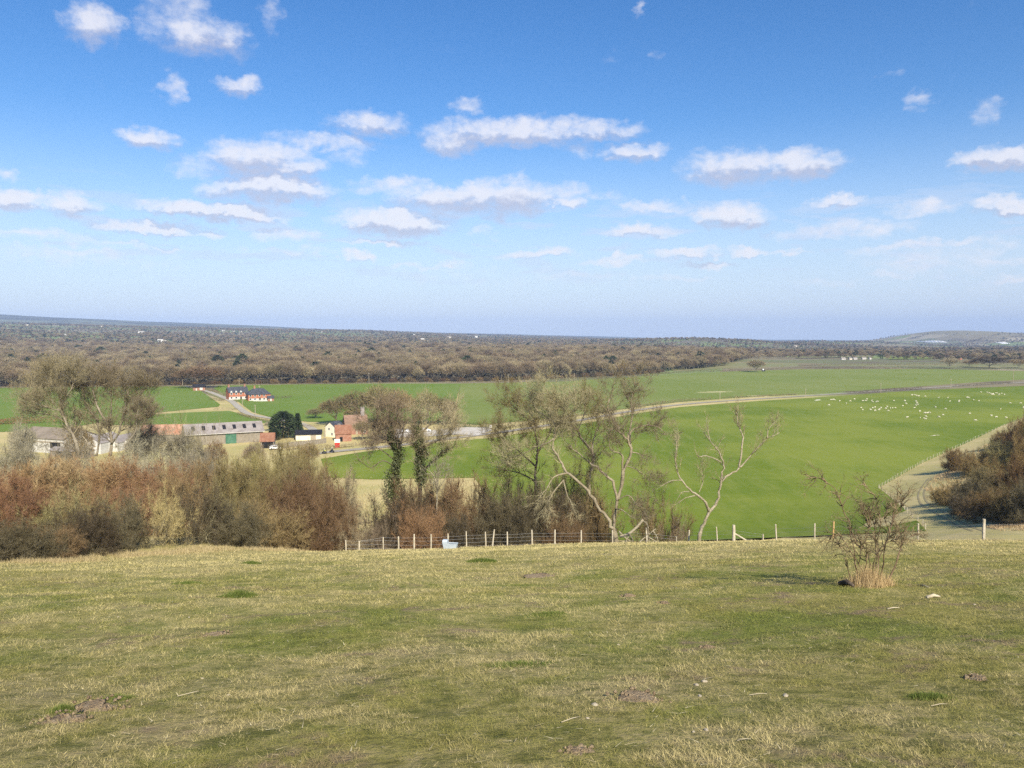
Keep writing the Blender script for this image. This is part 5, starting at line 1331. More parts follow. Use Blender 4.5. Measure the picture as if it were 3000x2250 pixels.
heap(2386, 1173.5, 2406, 1172.5, 1.2, .6, M_WHITE, 'long white feed trough just below the lane, left of the flock', 'feed_trough', 'trough')
heap(2722, 1278, 2756, 1275, .9, .3, M_CHALK, 'pale rail lying in the grass below the flock', 'rail', 'rail')
heap(1755, 1192, 1772, 1190, 1.2, .5, M_WHITE, 'small white trough in the upper field beside the forked tree crown', 'feed_trough', 'trough')
heap(1865, 1190, 1886, 1188, 1.4, .4, M_STRAWH, 'short straw wisp by the lane hedge above the lone tree', 'straw_heap', 'straw')

# people on motorbikes on the lane
M_SKIN = plain('skin', (.5, .3, .22, 1)); M_HIVIS = plain('hivis', (.72, .78, .12, 1)); M_DRESS = plain('dark_clothes', (.02, .022, .03, 1)); M_HELM = plain('helmet', (.75, .75, .72, 1), .3, .4)
def rider(px, D, rz, lab1, lab2, top):
    b = gpt(px, D) + Vector((0, 0, .25))
    t = thing('motorbike', lab2, 'motorbike', b, rz)
    for nm, x in (('wheel', -.72), ('wheel', .72)):
        G = Geo(); G.tube([(x, -.07, .32), (x, .07, .32)], .32, 16); G.obj(nm, M_TYRE, t)
    G = Geo(); G.box((0, 0, .55), (.9, .28, .4)); G.tube([(.72, 0, .32), (.5, 0, 1.0)], .05, 6); G.tube([(.5, -.35, 1.02), (.5, .35, 1.02)], .025, 6); G.box((.25, 0, .85), (.45, .3, .22)); G.box((-.4, 0, .8), (.7, .26, .12)); G.obj('body', M_CARD, t)
    V = [(-.25, 0, .92), (-.22, 0, 1.15), (-.12, 0, 1.4), (-.08, 0, 1.5), (-.05, 0, 1.62), (-.03, 0, 1.74)]; R = [.17, .16, .17, .07, .1, .1]; E = [(0, 1), (1, 2), (2, 3), (3, 4), (4, 5)]
    for s in (-1, 1):
        n = len(V); V += [(-.12, s * .2, 1.4), (.12, s * .3, 1.2), (.42, s * .3, 1.06), (.5, s * .3, 1.05)]; R += [.075, .06, .045, .04]; E += [(2, n), (n, n + 1), (n + 1, n + 2), (n + 2, n + 3)]
        n = len(V); V += [(-.2, s * .12, .9), (.2, s * .22, .8), (.0, s * .22, .35), (.14, s * .22, .3)]; R += [.11, .085, .06, .05]; E += [(0, n), (n, n + 1), (n + 1, n + 2), (n + 2, n + 3)]
    o = link('person', skin_mesh('person', V, E, R, M_DRESS, 1), None, b, (0, 0, rz)); tag(o, lab1, 'person')
    G = Geo(); G.tube([(-.25, 0, .98), (-.2, 0, 1.2), (-.11, 0, 1.44)], [.2, .2, .2], 10); G.obj('jacket', top, o)
    bm = bmesh.new(); bmesh.ops.create_uvsphere(bm, u_segments=12, v_segments=8, radius=.155); me = bpy.data.meshes.new('helmet'); bm.to_mesh(me); bm.free(); me.materials.append(M_HELM); link('helmet', me, o, (-.03, 0, 1.68))
rider(950, 289, 2.9, 'person in dark clothes and bright yellow jacket sitting on a motorbike on the lane', 'dark motorbike ridden by the person in yellow', M_HIVIS)
rider(972, 292, 2.9, 'person in dark clothes with white helmet riding behind the person in yellow', 'dark motorbike ridden by the person all in dark clothes', M_DRESS)

# sheep
M_WOOL = mottled('wool', (.53, .49, .37, 1), (.62, .58, .46, 1), 4)
SHEEP = [(330,605),(345,565),(358,564),(371,565),(408,575),(458,593),(490,575),(520,560),(583,573),(601,572),(612,560),(648,570),(655,580),(680,580),(690,578),(568,625),(580,640),(640,640),(655,627),(672,622),(672,647),(700,640),(705,633),(717,625),(752,630),(765,618),(773,648),(788,627),(805,626),(826,626),(813,571),(880,611),(897,573),(907,594),(967,625),(978,577),(978,607),(992,600),(988,588),(948,530),(970,527),(985,533),(998,538),(1050,539),(1007,652),(1043,666),(1057,665),(1068,663),(1080,662),(1010,700),(1038,704),(1050,710),(1055,692),(912,698),(1125,621),(1148,695),(1183,678),(1147,548),(1198,633),(1218,549),(1232,576),(1300,580),(1303,572),(1360,546),(1370,549),(1410,565),(1451,573),(1467,508),(1512,508),(1528,512),(1540,518),(1548,525),(1555,520),(1562,525),(1575,512),(1585,515),(1600,525),(1620,517),(1640,525),(1383,669),(1421,721),(1545,685),(1578,695),(1655,700),(1612,634),(1685,590),(1760,590),(1782,622)]
def sheep_mesh(graze):
    V = [(-.45, 0, .68), (-.15, 0, .70), (.2, 0, .70), (.45, 0, .74), (.62, 0, .72 if graze else .9), (.80, 0, .34 if graze else .98), (.9, 0, .16 if graze else .92)]
    R = [.24, .30, .30, .24, .15, .11, .065]; E = [(i, i + 1) for i in range(6)]
    for x, a in ((-.42, 0), (.36, 3)):
        for s in (-1, 1):
            n = len(V); V += [(x, s * .16, .5), (x + (.05 if x < 0 else -.02), s * .17, .26), (x, s * .17, .02)]; R += [.10, .055, .05]; E += [(a, n), (n, n + 1), (n + 1, n + 2)]
    n = len(V); V += [(-.62, 0, .55)]; R += [.06]; E += [(0, n)]
    return skin_mesh('sheep', V, E, R, M_WOOL, 1)
SM = [sheep_mesh(True), sheep_mesh(False)]
rs = random.Random(9)
def flock(x, y):
    if x < 540: return 'white sheep at the thin left end of the flock, near the long feed trough', 'sheep at the left end of the flock'
    if 1460 < x < 1650 and y < 540: return 'white sheep in the tight cluster at the far upper right of the flock', 'sheep in the tight upper right cluster'
    if x > 1340 and y > 580: return 'white sheep scattered widely near the spur fence, right of the main flock', 'sheep scattered near the spur fence'
    if x < 850: return 'white sheep in the dense left half of the flock', 'sheep in the dense left half of the flock'
    if y > 640: return 'white sheep in the lowest cluster, closest to the pale rail', 'sheep in the lowest cluster'
    return 'white sheep in the loose middle and upper right of the flock', 'sheep in the loose middle of the flock'
for sx, sy in SHEEP:
    p = hit(2300 + sx * .3917, 950 + (sy + 6) * .3917, 120); lab, gr = flock(sx, sy)
    o = link('sheep', SM[rs.random() < .3], None, p + Vector((0, 0, .12)), (0, 0, rs.choice((0, math.pi)) + rs.gauss(0, .6)), [.95 * rs.uniform(.85, 1.12)] * 3)
    tag(o, lab, 'sheep', gr)

# ------------------------------------------------------------------ things on the pasture
tp = gp(1318, 49.0)
t = thing('water_trough', 'blue-grey galvanised water trough on the pasture in front of the fence', 'trough', tp, -.18)
G = Geo(); L, W, Ht = .95, .42, .36
def ringpts(k, z, ins=0): return [(-L / 2 * k + ins, -W / 2 * k + ins, z), (L / 2 * k - ins, -W / 2 * k + ins, z), (L / 2 * k - ins, W / 2 * k - ins, z), (-L / 2 * k + ins, W / 2 * k - ins, z)]
G.add(ringpts(.82, -.03) + ringpts(1, Ht) + ringpts(1, Ht, .035) + ringpts(.82, .06, .03),
      [(3, 2, 1, 0)] + [(i, (i + 1) % 4, 4 + (i + 1) % 4, 4 + i) for i in range(4)] + [(4 + i, 4 + (i + 1) % 4, 8 + (i + 1) % 4, 8 + i) for i in range(4)] + [(8 + i, 8 + (i + 1) % 4, 12 + (i + 1) % 4, 12 + i) for i in range(4)] + [(12, 13, 14, 15)])
G.obj('tub', M_METALG, t)
G = Geo(); G.prism([(-.2, Ht + .004), (.2, Ht + .004), (.2, Ht + .13), (.12, Ht + .21), (-.12, Ht + .21), (-.2, Ht + .13)], -.49, -.16); G.obj('float_cover', M_METALG, t)
G = Geo(); G.box((.16, 0, .3), (.56, .34, .01)); G.obj('water', plain('trough_water', (.04, .05, .055, 1), .05, .5), t)

M_EARTH = mottled('molehill_earth', (.27, .195, .115, 1), (.35, .265, .165, 1), 9, c3=(.40, .32, .21, 1), bump=1)
M_FLINT = mottled('flint', (.34, .29, .21, 1), (.42, .37, .28, 1), 12, c3=(.3, .26, .2, 1))
M_STICK = mottled('dead_wood', (.40, .34, .23, 1), (.50, .44, .32, 1), 9)
M_LOGD = mottled('log_bark', (.07, .055, .04, 1), (.13, .10, .075, 1), 6, bump=.8)
def lump(name, p, rx, ry, rz, mat, label, cat, group, seed, rough=.25, half=True):
    rg = np.random.default_rng(seed); nu, nv = 22, 9; V = []; T = []
    for j in range(nv + 1):
        f = (j / nv) * (math.pi / 2 if half else math.pi)
        for i in range(nu):
            a = 2 * math.pi * i / nu; e = 1 + rough * float(vnoise(math.cos(a) * 1.7 + seed, math.sin(a) * 1.7 + f * 2, seed)) * 2 + rg.normal(0, rough * .12)
            V.append((math.cos(a) * math.sin(f) * rx * e, math.sin(a) * math.sin(f) * ry * e, math.cos(f) * rz * (e if j else 1) - (.015 if j == nv else 0)))
    for j in range(nv):
        for i in range(nu):
            a, b = j * nu + i, j * nu + (i + 1) % nu; T.append((a, a + nu, b + nu, b))
    T = [t for q in T for t in ((q[0], q[1], q[2]), (q[0], q[2], q[3]))]
    if half:
        for _ in range(int(60 + 160 * rx)):      # loose clods round the rim
            a = rg.uniform(0, 6.28); q = rg.uniform(.55, 1.5) ** 1.0; s_ = rg.uniform(.008, .028); n0 = len(V)
            c = np.array((math.cos(a) * rx * q, math.sin(a) * ry * q, max(rz * (1 - q * q) * .8, 0) + s_ * .3))
            for d_ in ((1, 0, 0), (-1, 0, 0), (0, 1, 0), (0, -1, 0), (0, 0, 1), (0, 0, -1)): V.append(tuple(c + np.array(d_) * s_ * rg.uniform(.6, 1.2)))
            for t in ((0, 2, 4), (2, 1, 4), (1, 3, 4), (3, 0, 4), (2, 0, 5), (1, 2, 5), (3, 1, 5), (0, 3, 5)): T.append(tuple(n0 + k for k in t))
    o = link(name, mesh_from(name, V, np.array(T), mat, smooth=not half), None, p, (0, 0, seed * .7)); tag(o, label, cat, group); return o
for k, (px, py, w, hh, lab) in enumerate([(1843, 1748, .26, .10, 'pale brown molehill left of a smaller one, below the lone tree'), (1948, 1768, .17, .08, 'small brown molehill right of the wider pale one'), (2078, 1898, .14, .07, 'round grey-brown molehill on the grass left of centre of the right pasture'),
    (1585, 1690, .7, .07, 'wide flat scrape of pale earth in the middle pasture below the fence'), (250, 2085, .42, .05, 'bare pinkish earth mound at the lower left of the pasture'), (170, 2120, .34, .04, 'smaller bare earth mound left of and below the pinkish one'), (1870, 2055, .36, .05, 'flat mole mound of grey earth at the lower right of centre'),
    (1700, 2205, .16, .05, 'dark earth mound at the bottom picture edge right of centre'), (625, 1862, .3, .05, 'grey-brown worn mound in the left middle of the pasture'), (2870, 1990, .16, .06, 'dark earth clod right of the grassy hollow at the lower right')]):
    p = hit(px, py); lump('molehill', p - Vector((0, 0, .02)), w * .6, w * .5, hh * .6, M_EARTH, lab, 'molehill', 'molehills on the pasture', k + 2, .32)
for k, (px, py, s, lab) in enumerate([(2040, 2008, .055, 'pale flint stone at the left of a pair in the lower right pasture'), (2064, 1998, .06, 'pale flint stone, right of a pair in the lower right pasture'), (1812, 1890, .05, 'pale round stone near the small molehills'), (2302, 2040, .06, 'beige stone among brown grass at lower right'),
    (2051, 2040, .045, 'small beige stone below the flint pair'), (1743, 2066, .055, 'beige flat stone left of the flat mole mound'), (592, 1988, .035, 'small white stone in the lower left pasture'), (2031, 2145, .03, 'white pebble at the lower right of centre'), (346, 1808, .04, 'white pebble high in the left pasture'), (554, 1809, .04, 'lone pale pebble left of the pasture middle'),
    (1721, 2105, .03, 'small white pebble left below the flat mole mound'), (2855, 1772, .05, 'pale pebble at the right below the thorn bush'), (670, 2037, .035, 'pale pebble in the lower left below the white stone'), (2070, 2140, .04, 'beige pebble beside the white pebble at lower right')]):
    p = hit(px, py); s *= .42; lump('stone', p + Vector((0, 0, s * .15)), s * 1.2, s * .85, s * .6, M_FLINT, lab, 'stone', 'loose stones on the pasture', k + 30, .3, False)
def stick(a, b, r, mat, label, name='stick', bend=.008, z=.012):
    A, B = hit(*a), hit(*b); A.z += z; B.z += z; m = A.lerp(B, .5) + Vector((bend, bend, r))
    G = Geo(); G.tube([Vector((0, 0, 0)), m - A, B - A], [r, r * .9, r * .5], 7); return tag(link(name, G.mesh(name, mat, True), None, A), label, name)
stick((2715, 1753), (2754, 1750), .03, M_STICK, 'thick pale broken stick lying right of the thorn bush')
stick((2600, 1786), (2635, 1783), .010, M_STICK, 'thin pale stick lying just below the thorn bush')
stick((2195, 2040), (2247, 2036), .0036, M_STICK, 'pale straight stalk lying in the lower right pasture', 'stalk')
stick((520, 2043), (585, 2033), .0036, M_STICK, 'pale curved stalk lying in the lower left pasture', 'stalk', .06)
stick((1645, 2120), (1700, 2103), .0036, M_STICK, 'pale stalk lying left of the flat mole mound', 'stalk')
stick((2728, 2072), (2775, 2066), .0036, M_STICK, 'pale stalk lying in the far lower right corner of the pasture', 'stalk')
stick((2160, 2174), (2200, 2170), .0036, M_STICK, 'pale stalk lying near the bottom edge, right of the white pebble', 'stalk')
stick((2690, 1715), (2722, 1723), .012, M_STICK, 'short pale stick behind the thick broken stick')
o = stick((2462, 1716), (2500, 1722), .055, M_LOGD, 'short dark log lying at the left foot of the thorn bush', 'log', 0, .04)
# vegetation: blades
def blades(x, y, ln, w, lean, rg, rnd=None, zoff=-.005, lay=0.0):
    n = len(x); z = h(x, y) + zoff
    a = rg.uniform(0, 2 * math.pi, n); l = lean * (lay + (1 - lay) * rg.random(n) ** .7); H = ln * rg.uniform(.5, 1.2, n)
    tip = np.stack([x + np.cos(a) * l * H, y + np.sin(a) * l * H, z + H * np.sqrt(np.maximum(1 - l * l, .03))], 1)
    b = a + math.pi / 2 + rg.normal(0, .6, n); ww = w * rg.uniform(.6, 1.4, n) * .5
    c = np.stack([np.cos(b), np.sin(b), np.zeros(n)], 1) * ww[:, None] * np.ones((n, 1)); base = np.stack([x, y, z], 1)
    V = np.stack([base - c, base + c, tip], 1).reshape(-1, 3)
    r = rg.random(n) if rnd is None else rnd
    return V, np.arange(3 * n).reshape(-1, 3), np.repeat(r, 3)
rg = np.random.default_rng(77)
N = 760000
d = 3.3 * (58 / 3.3) ** rg.random(N) ** .92; u = rg.uniform(-.74, .74, N)
ok = d < edge_depth(u) + 2.0; d, u = d[ok], u[ok]; x, y = u * d, d
clump = vnoise(x * 2.3, y * 2.3, 31) + .7 * vnoise(x * 7, y * 7, 32)
ok = rg.random(len(x)) < .62 + clump; x, y, d, clump = x[ok], y[ok], d[ok], clump[ok]
long_ = sstep(.12, .38, vnoise(x * .45, y * .6, 33) + .3 * vnoise(x * 1.7, y * 1.7, 34)) * sstep(10, 24, d)
ln = (.035 + .03 * np.clip(clump + .5, 0, 1)) * (1 + np.clip(d / 26, 0, 2)) + .05 * long_
V, T, R = blades(x, y, ln, .0035 * np.maximum(1, d / 6.5), .985, rg, lay=.8)
tag(link('grass', mesh_from('grass', V, T, blade_material('grass_blades'), {'rnd': R})), kind='stuff')
# dead stalks lying about near the viewer
N = 5200
d = 3.3 * (26 / 3.3) ** rg.random(N); u = rg.uniform(-.74, .74, N); x, y = u * d, d
ok = rg.random(N) < .35 + 1.3 * vnoise(x * .8, y * .8, 41); x, y, d = x[ok], y[ok], d[ok]
V, T, R = blades(x, y, .13, .006 * np.maximum(1, d / 7), .98, rg, zoff=.02)
V[2::3, 2] = h(V[2::3, 0], V[2::3, 1]) + rg.uniform(.02, .05, len(V) // 3)
tag(link('dry_stalks', mesh_from('dry_stalks', V, T, blade_plain('dead_stalks', (.36, .29, .17, 1), (.56, .49, .31, 1)), {'rnd': R})), kind='stuff')
# dry tall grass along the rim and the fence, and in the gap between the shrubs
M_DRY = blade_plain('dry_grass', (.30, .235, .12, 1), (.48, .39, .21, 1))
N = 52000
u = rg.uniform(-.72, .74, N); E = edge_depth(u); d = E + rg.normal(.5, .9, N); x, y = u * d, d
k = vnoise(x * .35, y * .35, 51) + .5 * vnoise(x * 1.3, y * 1.3, 52); ok = rg.random(N) < sstep(-.15, .25, k + np.interp(u, [-.7, -.3, -.12, 0, .7], [-.05, .0, .22, .05, .1])) ; x, y = x[ok], y[ok]
Va = blades(x, y, .24, .016, .7, rg)
N = 60000
px = rg.uniform(990, 1560, N); d = rg.uniform(53, 120, N); x = (px - 1500) / F * d * 1.0; y = d
ok = rg.random(N) < .55 + 1.2 * vnoise(x * .4, y * .4, 55)
Vb = blades(x[ok], y[ok], .42, .05, .75, rg)
px = rg.uniform(930, 1500, 50000); d = 1 / rg.uniform(1 / 250, 1 / 110, len(px)); x = (px - 1500) / F * d; y = d
ok = rg.random(len(x)) < .45 + 1.6 * vnoise(x * .12, y * .08, 56) + .6 * vnoise(x * .5, y * .4, 57)
Vc = blades(x[ok], y[ok], .55, .13, .75, rg)
P3 = (Va, Vb, Vc); VV = np.concatenate([q[0] for q in P3])
tag(link('dry_grass', mesh_from('dry_grass', VV, np.arange(len(VV)).reshape(-1, 3), M_DRY, {'rnd': np.concatenate([q[2] for q in P3])})), kind='stuff')
# straw tuft round the stems of the thorn bush
bp = bush.location
n = 1900; a = rg.uniform(0, 6.28, n); rr = .40 * rg.random(n) * (1 + .5 * np.sin(3 * a + 1) * rg.random(n))
V, T, R = blades(bp.x - .02 + rr * np.cos(a) * 1.15, bp.y + rr * np.sin(a), .46 * np.maximum(1.0 - 1.3 * rr, .2), .007, .6, rg)
tuft = link('straw_tuft', mesh_from('straw_tuft', V, T, blade_plain('straw', (.42, .29, .14, 1), (.60, .46, .25, 1)), {'rnd': R})); tag(tuft, 'tuft of long orange straw round the stems of the thorn bush', 'grass tuft')
# green tussocks
M_TUS = blade_plain('tussock_green', (.075, .108, .022, 1), (.14, .17, .042, 1))
for px, py, r_, hh, lab in [(1412, 1646, .62, .15, 'green dome-shaped tussock below the fence, straight under the water trough'), (702, 1748, .42, .17, 'dark green tussock in the left middle of the pasture'), (740, 1652, .40, .13, 'faint green tussock high in the left pasture'), (550, 1710, .45, .08, 'flat dark green tussock left of and above the dark one'),
    (1600, 1800, .42, .05, 'flat bright green patch of grass in the middle of the pasture'), (1520, 1948, .45, .05, 'wide flat green patch of grass below the middle of the pasture'), (185, 2085, .14, .07, 'small leafy green plant left of the pinkish earth mound'), (2725, 2045, .22, .06, 'dark green hollow of grass at the lower right'), (340, 2050, .2, .06, 'green tuft right of the pinkish earth mound')]:
    p = hit(px, py); n = int(700 + 2000 * r_); a = rg.uniform(0, 6.28, n); q = r_ * rg.random(n) ** .75 * (1 + .25 * np.sin(3 * a + px)); xx, yy = p.x + q * np.cos(a), p.y + q * np.sin(a) * .8
    V, T, R = blades(xx, yy, hh * np.clip(1.1 - .8 * (q / r_) ** 2, .15, 1.1), .006 * max(1, p.y / 9), .75, rg)
    V[:, :] -= np.array(p); o = link('grass_tussock', mesh_from('grass_tussock', V, T, M_TUS, {'rnd': R}), None, p); tag(o, lab, 'tussock', 'green tussocks on the pasture')
# dead bracken on the spur
def zone(pix, n, ln, w, mat, name, lean=.6):
    P = [hit(*q, 80) for q in pix]; poly = [(p.x, p.y) for p in P]
    xs = [p[0] for p in poly]; ys = [p[1] for p in poly]; gx = rg.uniform(min(xs), max(xs), n * 3); gy = rg.uniform(min(ys), max(ys), n * 3); ins = np.zeros(len(gx), bool)
    for k in range(len(poly)):
        (xa, ya), (xb, yb) = poly[k], poly[k - 1]; ins ^= ((ya > gy) != (yb > gy)) & (gx < (xb - xa) * (gy - ya) / ((yb - ya) or 1e-9) + xa)
    gx, gy = gx[ins][:n], gy[ins][:n]; ok = rg.random(len(gx)) < .6 + 1.1 * vnoise(gx * .25, gy * .25, 61); gx, gy = gx[ok], gy[ok]
    return blades(gx, gy, ln, w, lean, rg)
parts = [zone([(2705, 1432), (2740, 1395), (2800, 1372), (2830, 1385), (2860, 1420), (2900, 1445), (2840, 1462), (2770, 1455), (2715, 1440)], 9000, .6, .10, None, ''), zone([(2860, 1322), (2890, 1300), (2915, 1305), (2880, 1345), (2840, 1370), (2800, 1372)], 3500, .6, .12, None, ''), zone([(2890, 1545), (2950, 1530), (3020, 1530), (3060, 1556), (2930, 1556)], 6000, .45, .07, None, '')]
V = np.concatenate([p[0] for p in parts]); n = len(V); R = np.concatenate([p[2] for p in parts])
tag(link('dead_bracken', mesh_from('dead_bracken', V, np.arange(n).reshape(-1, 3), blade_plain('bracken', (.38, .26, .13, 1), (.58, .45, .27, 1)), {'rnd': R})), kind='stuff')
# wheel ruts of the track on the spur
M_RUT = mottled('rut', (.28, .23, .12, 1), (.34, .28, .15, 1), .3, world=True)
for k, dx in enumerate((0, 14)):
    ribbon('track', [(2722 + dx * .5, 1400), (2690 + dx, 1440), (2690 + dx * 1.5, 1470), (2730 + dx * 2, 1500), (2790 + dx * 2, 1530), (2850 + dx * 2.2, 1556)], .4, M_RUT, off=.04)

# ------------------------------------------------------------------ sky with clouds
w = bpy.data.worlds.new('World'); S.world = w; w.use_nodes = True
nt = w.node_tree; nt.nodes.clear()
out = node(nt, 'ShaderNodeOutputWorld')
sky = node(nt, 'ShaderNodeTexSky'); sky.sky_type = 'NISHITA'; sky.sun_disc = False
sd = Vector((-SHADOW[0], -SHADOW[1])).normalized()          # towards the sun
sky.sun_elevation = SUN_EL; sky.sun_rotation = math.atan2(sd.x, sd.y)
sky.altitude = 150; sky.air_density = SKY_AIR if 'SKY_AIR' in globals() else 1.0; sky.dust_density = .6; sky.ozone_density = 2.6
bg = node(nt, 'ShaderNodeBackground'); hs = node(nt, 'ShaderNodeHueSaturation'); hs.inputs['Saturation'].default_value = 1.32; hs.inputs['Hue'].default_value = .507; nt.links.new(sky.outputs[0], hs.inputs['Color']); nt.links.new(hs.outputs[0], bg.inputs[0]); bg.inputs[1].default_value = .104
K = 3000 / 2212
CL = [(60,505,90,10,.7),(150,545,150,10,.5),(300,530,90,7,.5),(620,545,120,8,.4),(900,575,70,6,.5),(985,575,40,7,.5),(1040,500,30,10,.4),(1250,600,120,8,.4),(1450,600,120,7,.45),(1680,505,60,10,.4),(1960,530,110,10,.6),(2080,522,90,9,.6),(2170,568,70,9,.6),(1990,570,80,8,.5),(2200,605,60,8,.5),(1800,610,120,8,.35),(200,55,60,34,.8),(380,40,75,40,.5),(440,85,100,34,.75),(330,65,50,18,.5),(400,5,45,20,.5),(585,30,25,30,.35),(375,188,28,22,.55),(515,185,52,18,.75),(325,300,62,22,.85),(800,265,80,22,.75),(690,305,110,20,.7),(750,340,45,18,.45),
(1010,225,35,16,.5),(1100,285,170,28,.9),(980,305,60,24,.8),(1290,285,95,18,.75),(1370,330,68,18,.8),(1250,325,40,14,.45),(560,345,110,36,.95),(640,360,60,20,.8),(590,408,135,28,1.),(430,362,70,20,.5),(480,400,60,18,.5),(20,380,40,12,.55),(40,432,75,20,.9),(165,443,65,22,.8),
(450,455,155,18,1.),(540,468,90,11,.8),(330,490,125,13,.85),(450,500,50,12,.7),(625,510,80,14,.6),(850,400,95,15,.6),(1000,430,150,30,.95),(1110,425,85,36,.95),(1080,468,40,14,.55),(1220,410,55,18,.6),(1230,438,42,12,.8),(1300,425,50,14,.45),(1400,445,85,13,.65),
(850,482,120,26,1.),(790,500,45,12,.6),(830,528,95,7,.7),(775,557,28,10,.8),(1170,547,78,11,.85),(1100,552,30,8,.4),(1590,362,110,34,.9),(1720,355,95,30,.9),(1780,350,50,16,.55),(1580,468,75,25,.95),(1385,503,72,13,.85),(1480,545,78,11,.85),(1330,565,65,9,.7),(1540,570,75,8,.6),(1615,542,46,11,.9),
(1710,540,50,6,.7),(1815,433,52,14,.85),(1850,492,135,15,.6),(1990,450,75,18,.6),(1380,25,16,16,.5),(1330,120,18,14,.2),(1415,122,18,10,.25),(1925,157,22,10,.3),(1990,205,30,13,.45),(1985,232,30,9,.3),(2130,245,40,24,.5),(2150,340,100,25,1.),(2180,442,80,18,.9),
(2050,560,190,36,.42),(1925,593,50,8,.5),(100,510,120,15,.5),(200,560,230,26,.3),(1100,600,480,26,.2),(2100,620,250,40,.2),(1900,540,60,12,.4),(2150,530,60,10,.4)]
dirv = node(nt, 'ShaderNodeTexCoord').outputs['Generated']
sp = node(nt, 'ShaderNodeSeparateXYZ'); nt.links.new(dirv, sp.inputs[0])
azn = math_(nt, 'ARCTAN2', sp.outputs[0], sp.outputs[1]); eln = math_(nt, 'ARCSINE', sp.outputs[2])
cb = node(nt, 'ShaderNodeCombineXYZ'); nt.links.new(azn, cb.inputs[0]); nt.links.new(eln, cb.inputs[1])
P0 = cb.outputs[0]
def nvec(scale, det, off, stretch=(1, 1.8, 1)):
    mp = node(nt, 'ShaderNodeMapping'); mp.inputs['Scale'].default_value = stretch; mp.inputs['Location'].default_value = off; nt.links.new(P0, mp.inputs[0])
    n = node(nt, 'ShaderNodeTexNoise'); n.inputs['Scale'].default_value = scale; n.inputs['Detail'].default_value = det; n.inputs['Roughness'].default_value = .58; nt.links.new(mp.outputs[0], n.inputs['Vector']); return n
wn = nvec(16, 4, (1, 2, 0)); wc = vmath(nt, 'SUBTRACT', wn.outputs['Color'], (.5, .5, .5)); PW = vmath(nt, 'MULTIPLY_ADD', wc, (.055, .028, 0), P0)
wn2 = nvec(62, 3, (4, 7, 0), (1, 1.3, 1)); PW = vmath(nt, 'MULTIPLY_ADD', vmath(nt, 'SUBTRACT', wn2.outputs['Color'], (.5, .5, .5)), (.026, .019, 0), PW)
def field(P, least=0):
    acc = None
    for cx, cy, rx, ry, s in CL:
        if s < least: continue
        px, py = cx * K, cy * K; dv = ray(px, py); dv = dv / np.linalg.norm(dv); a, e = math.atan2(dv[0], dv[1]), math.asin(dv[2])
        ka = math.cos(a) / math.cos(e) ; rxa = rx * K * 1.34 / F * math.cos(a) * math.cos(a) ; rya = ry * K * 1.5 / F * math.cos(a) * .98
        q = vmath(nt, 'MULTIPLY_ADD', P, (1 / rxa, 1 / rya, 0), (-a / rxa, -e / rya, 0))
        v = math_(nt, 'MULTIPLY_ADD', vmath(nt, 'DOT_PRODUCT', q, q), -s, s, clamp=True)
        acc = v if acc is None else math_(nt, 'MAXIMUM', acc, v)
    return acc
f0 = field(PW); f1 = field(vmath(nt, 'ADD', PW, (0, .012, 0)), .74)
n1 = nvec(30, 6, (5, 3, 0), (1, 1.5, 1)).outputs[0]; n2 = nvec(95, 4, (9, 1, 0), (1, 1.4, 1)).outputs[0]
nn = math_(nt, 'ADD', math_(nt, 'MULTIPLY_ADD', n1, 1.5, -.75), math_(nt, 'MULTIPLY_ADD', n2, .8, -.4))
dens = math_(nt, 'ADD', f0, math_(nt, 'MULTIPLY', nn, math_(nt, 'MULTIPLY_ADD', f0, .6, .35)))
cov = remap(nt, dens, .05, .98)
shade = math_(nt, 'SUBTRACT', f1, f0)       # more cloud above than here: the base of the cloud
lit = remap(nt, math_(nt, 'MULTIPLY_ADD', nn, -.4, shade), -.26, .08, 1, 0)
ccol = mixc(nt, lit, (.50, .52, .65, 1), (.84, .83, .88, 1))
cov = math_(nt, 'MULTIPLY', cov, .82)
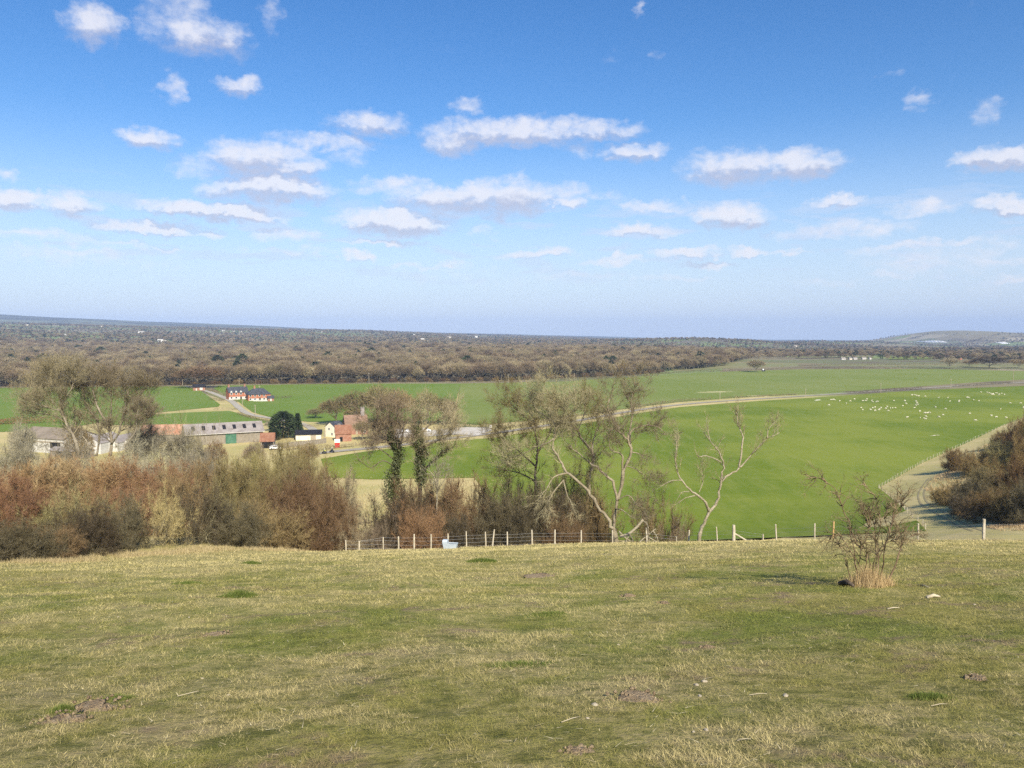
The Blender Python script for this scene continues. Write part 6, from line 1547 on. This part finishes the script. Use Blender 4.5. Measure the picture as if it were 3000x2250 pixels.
# thin veil low over the horizon
bank = remap(nt, nvec(9, 6, (2, 2, 0), (1, 5.5, 1)).outputs[0], .40, .62, 0, .75)
bank = math_(nt, 'MULTIPLY', bank, math_(nt, 'MULTIPLY', remap(nt, eln, .22, .12), remap(nt, eln, -.01, .05)))
veil = math_(nt, 'MAXIMUM', bank, remap(nt, eln, .27, .0, 0, .8))
bc = node(nt, 'ShaderNodeBackground'); nt.links.new(ccol, bc.inputs[0]); bc.inputs[1].default_value = .74
bv = node(nt, 'ShaderNodeBackground'); bv.inputs[0].default_value = (.54, .63, .80, 1); bv.inputs[1].default_value = .80
m0 = node(nt, 'ShaderNodeMixShader'); nt.links.new(veil, m0.inputs[0]); nt.links.new(bg.outputs[0], m0.inputs[1]); nt.links.new(bv.outputs[0], m0.inputs[2])
ms = node(nt, 'ShaderNodeMixShader'); nt.links.new(cov, ms.inputs[0]); nt.links.new(m0.outputs[0], ms.inputs[1]); nt.links.new(bc.outputs[0], ms.inputs[2])
nt.links.new(ms.outputs[0], out.inputs[0])
w.cycles.sampling_method = 'MANUAL'; w.cycles.sample_map_resolution = 512

# sun
ld = bpy.data.lights.new('sun', 'SUN'); ld.energy = 5.0; ld.angle = math.radians(.5); ld.color = (1, .92, .77)
sun = link('sun', ld); to = Vector((sd.x * math.cos(SUN_EL), sd.y * math.cos(SUN_EL), math.sin(SUN_EL)))
sun.rotation_euler = to.to_track_quat('Z', 'Y').to_euler(); sun.location = (0, -20, 90)

# air
hm = bpy.data.materials.new('haze'); hm.use_nodes = True; hn = hm.node_tree; hn.nodes.remove(hn.nodes['Principled BSDF'])
pv = node(hn, 'ShaderNodeVolumePrincipled'); pv.inputs['Density'].default_value = 8.2e-5; pv.inputs['Color'].default_value = (.42, .57, .88, 1); pv.inputs['Anisotropy'].default_value = -.18
hn.links.new(pv.outputs[0], hn.nodes['Material Output'].inputs['Volume'])
G = Geo(); zt = max(ZMAX + 25, 80); zb = ZMIN - 1.0; G.box((0, 0, (zt + zb) / 2), (26400, 26400, zt - zb)); tag(G.obj('haze', hm), kind='stuff')

# camera
cd = bpy.data.cameras.new('camera'); cam = link('camera', cd); cam.location = (0, 0, EYE)
cam.rotation_euler = (math.pi / 2 - PITCH, 0, 0); cd.sensor_width = 36; cd.lens = 36 * F / 3000; cd.clip_start = .1; cd.clip_end = 60000
S.camera = cam
S.view_settings.view_transform = 'Standard'; S.view_settings.look = 'None'; S.view_settings.exposure = 0.6; S.view_settings.gamma = 1
S.render.engine = 'CYCLES'
c = S.cycles; c.max_bounces = 3; c.diffuse_bounces = 2; c.glossy_bounces = 1; c.transmission_bounces = 2; c.volume_bounces = 0; c.transparent_max_bounces = 4
c.use_adaptive_sampling = True; c.adaptive_threshold = .02; c.use_denoising = False; c.denoising_prefilter = 'ACCURATE'; c.denoiser = 'OPENIMAGEDENOISE'; c.denoising_input_passes = 'RGB_ALBEDO_NORMAL'; c.caustics_reflective = False; c.caustics_refractive = False
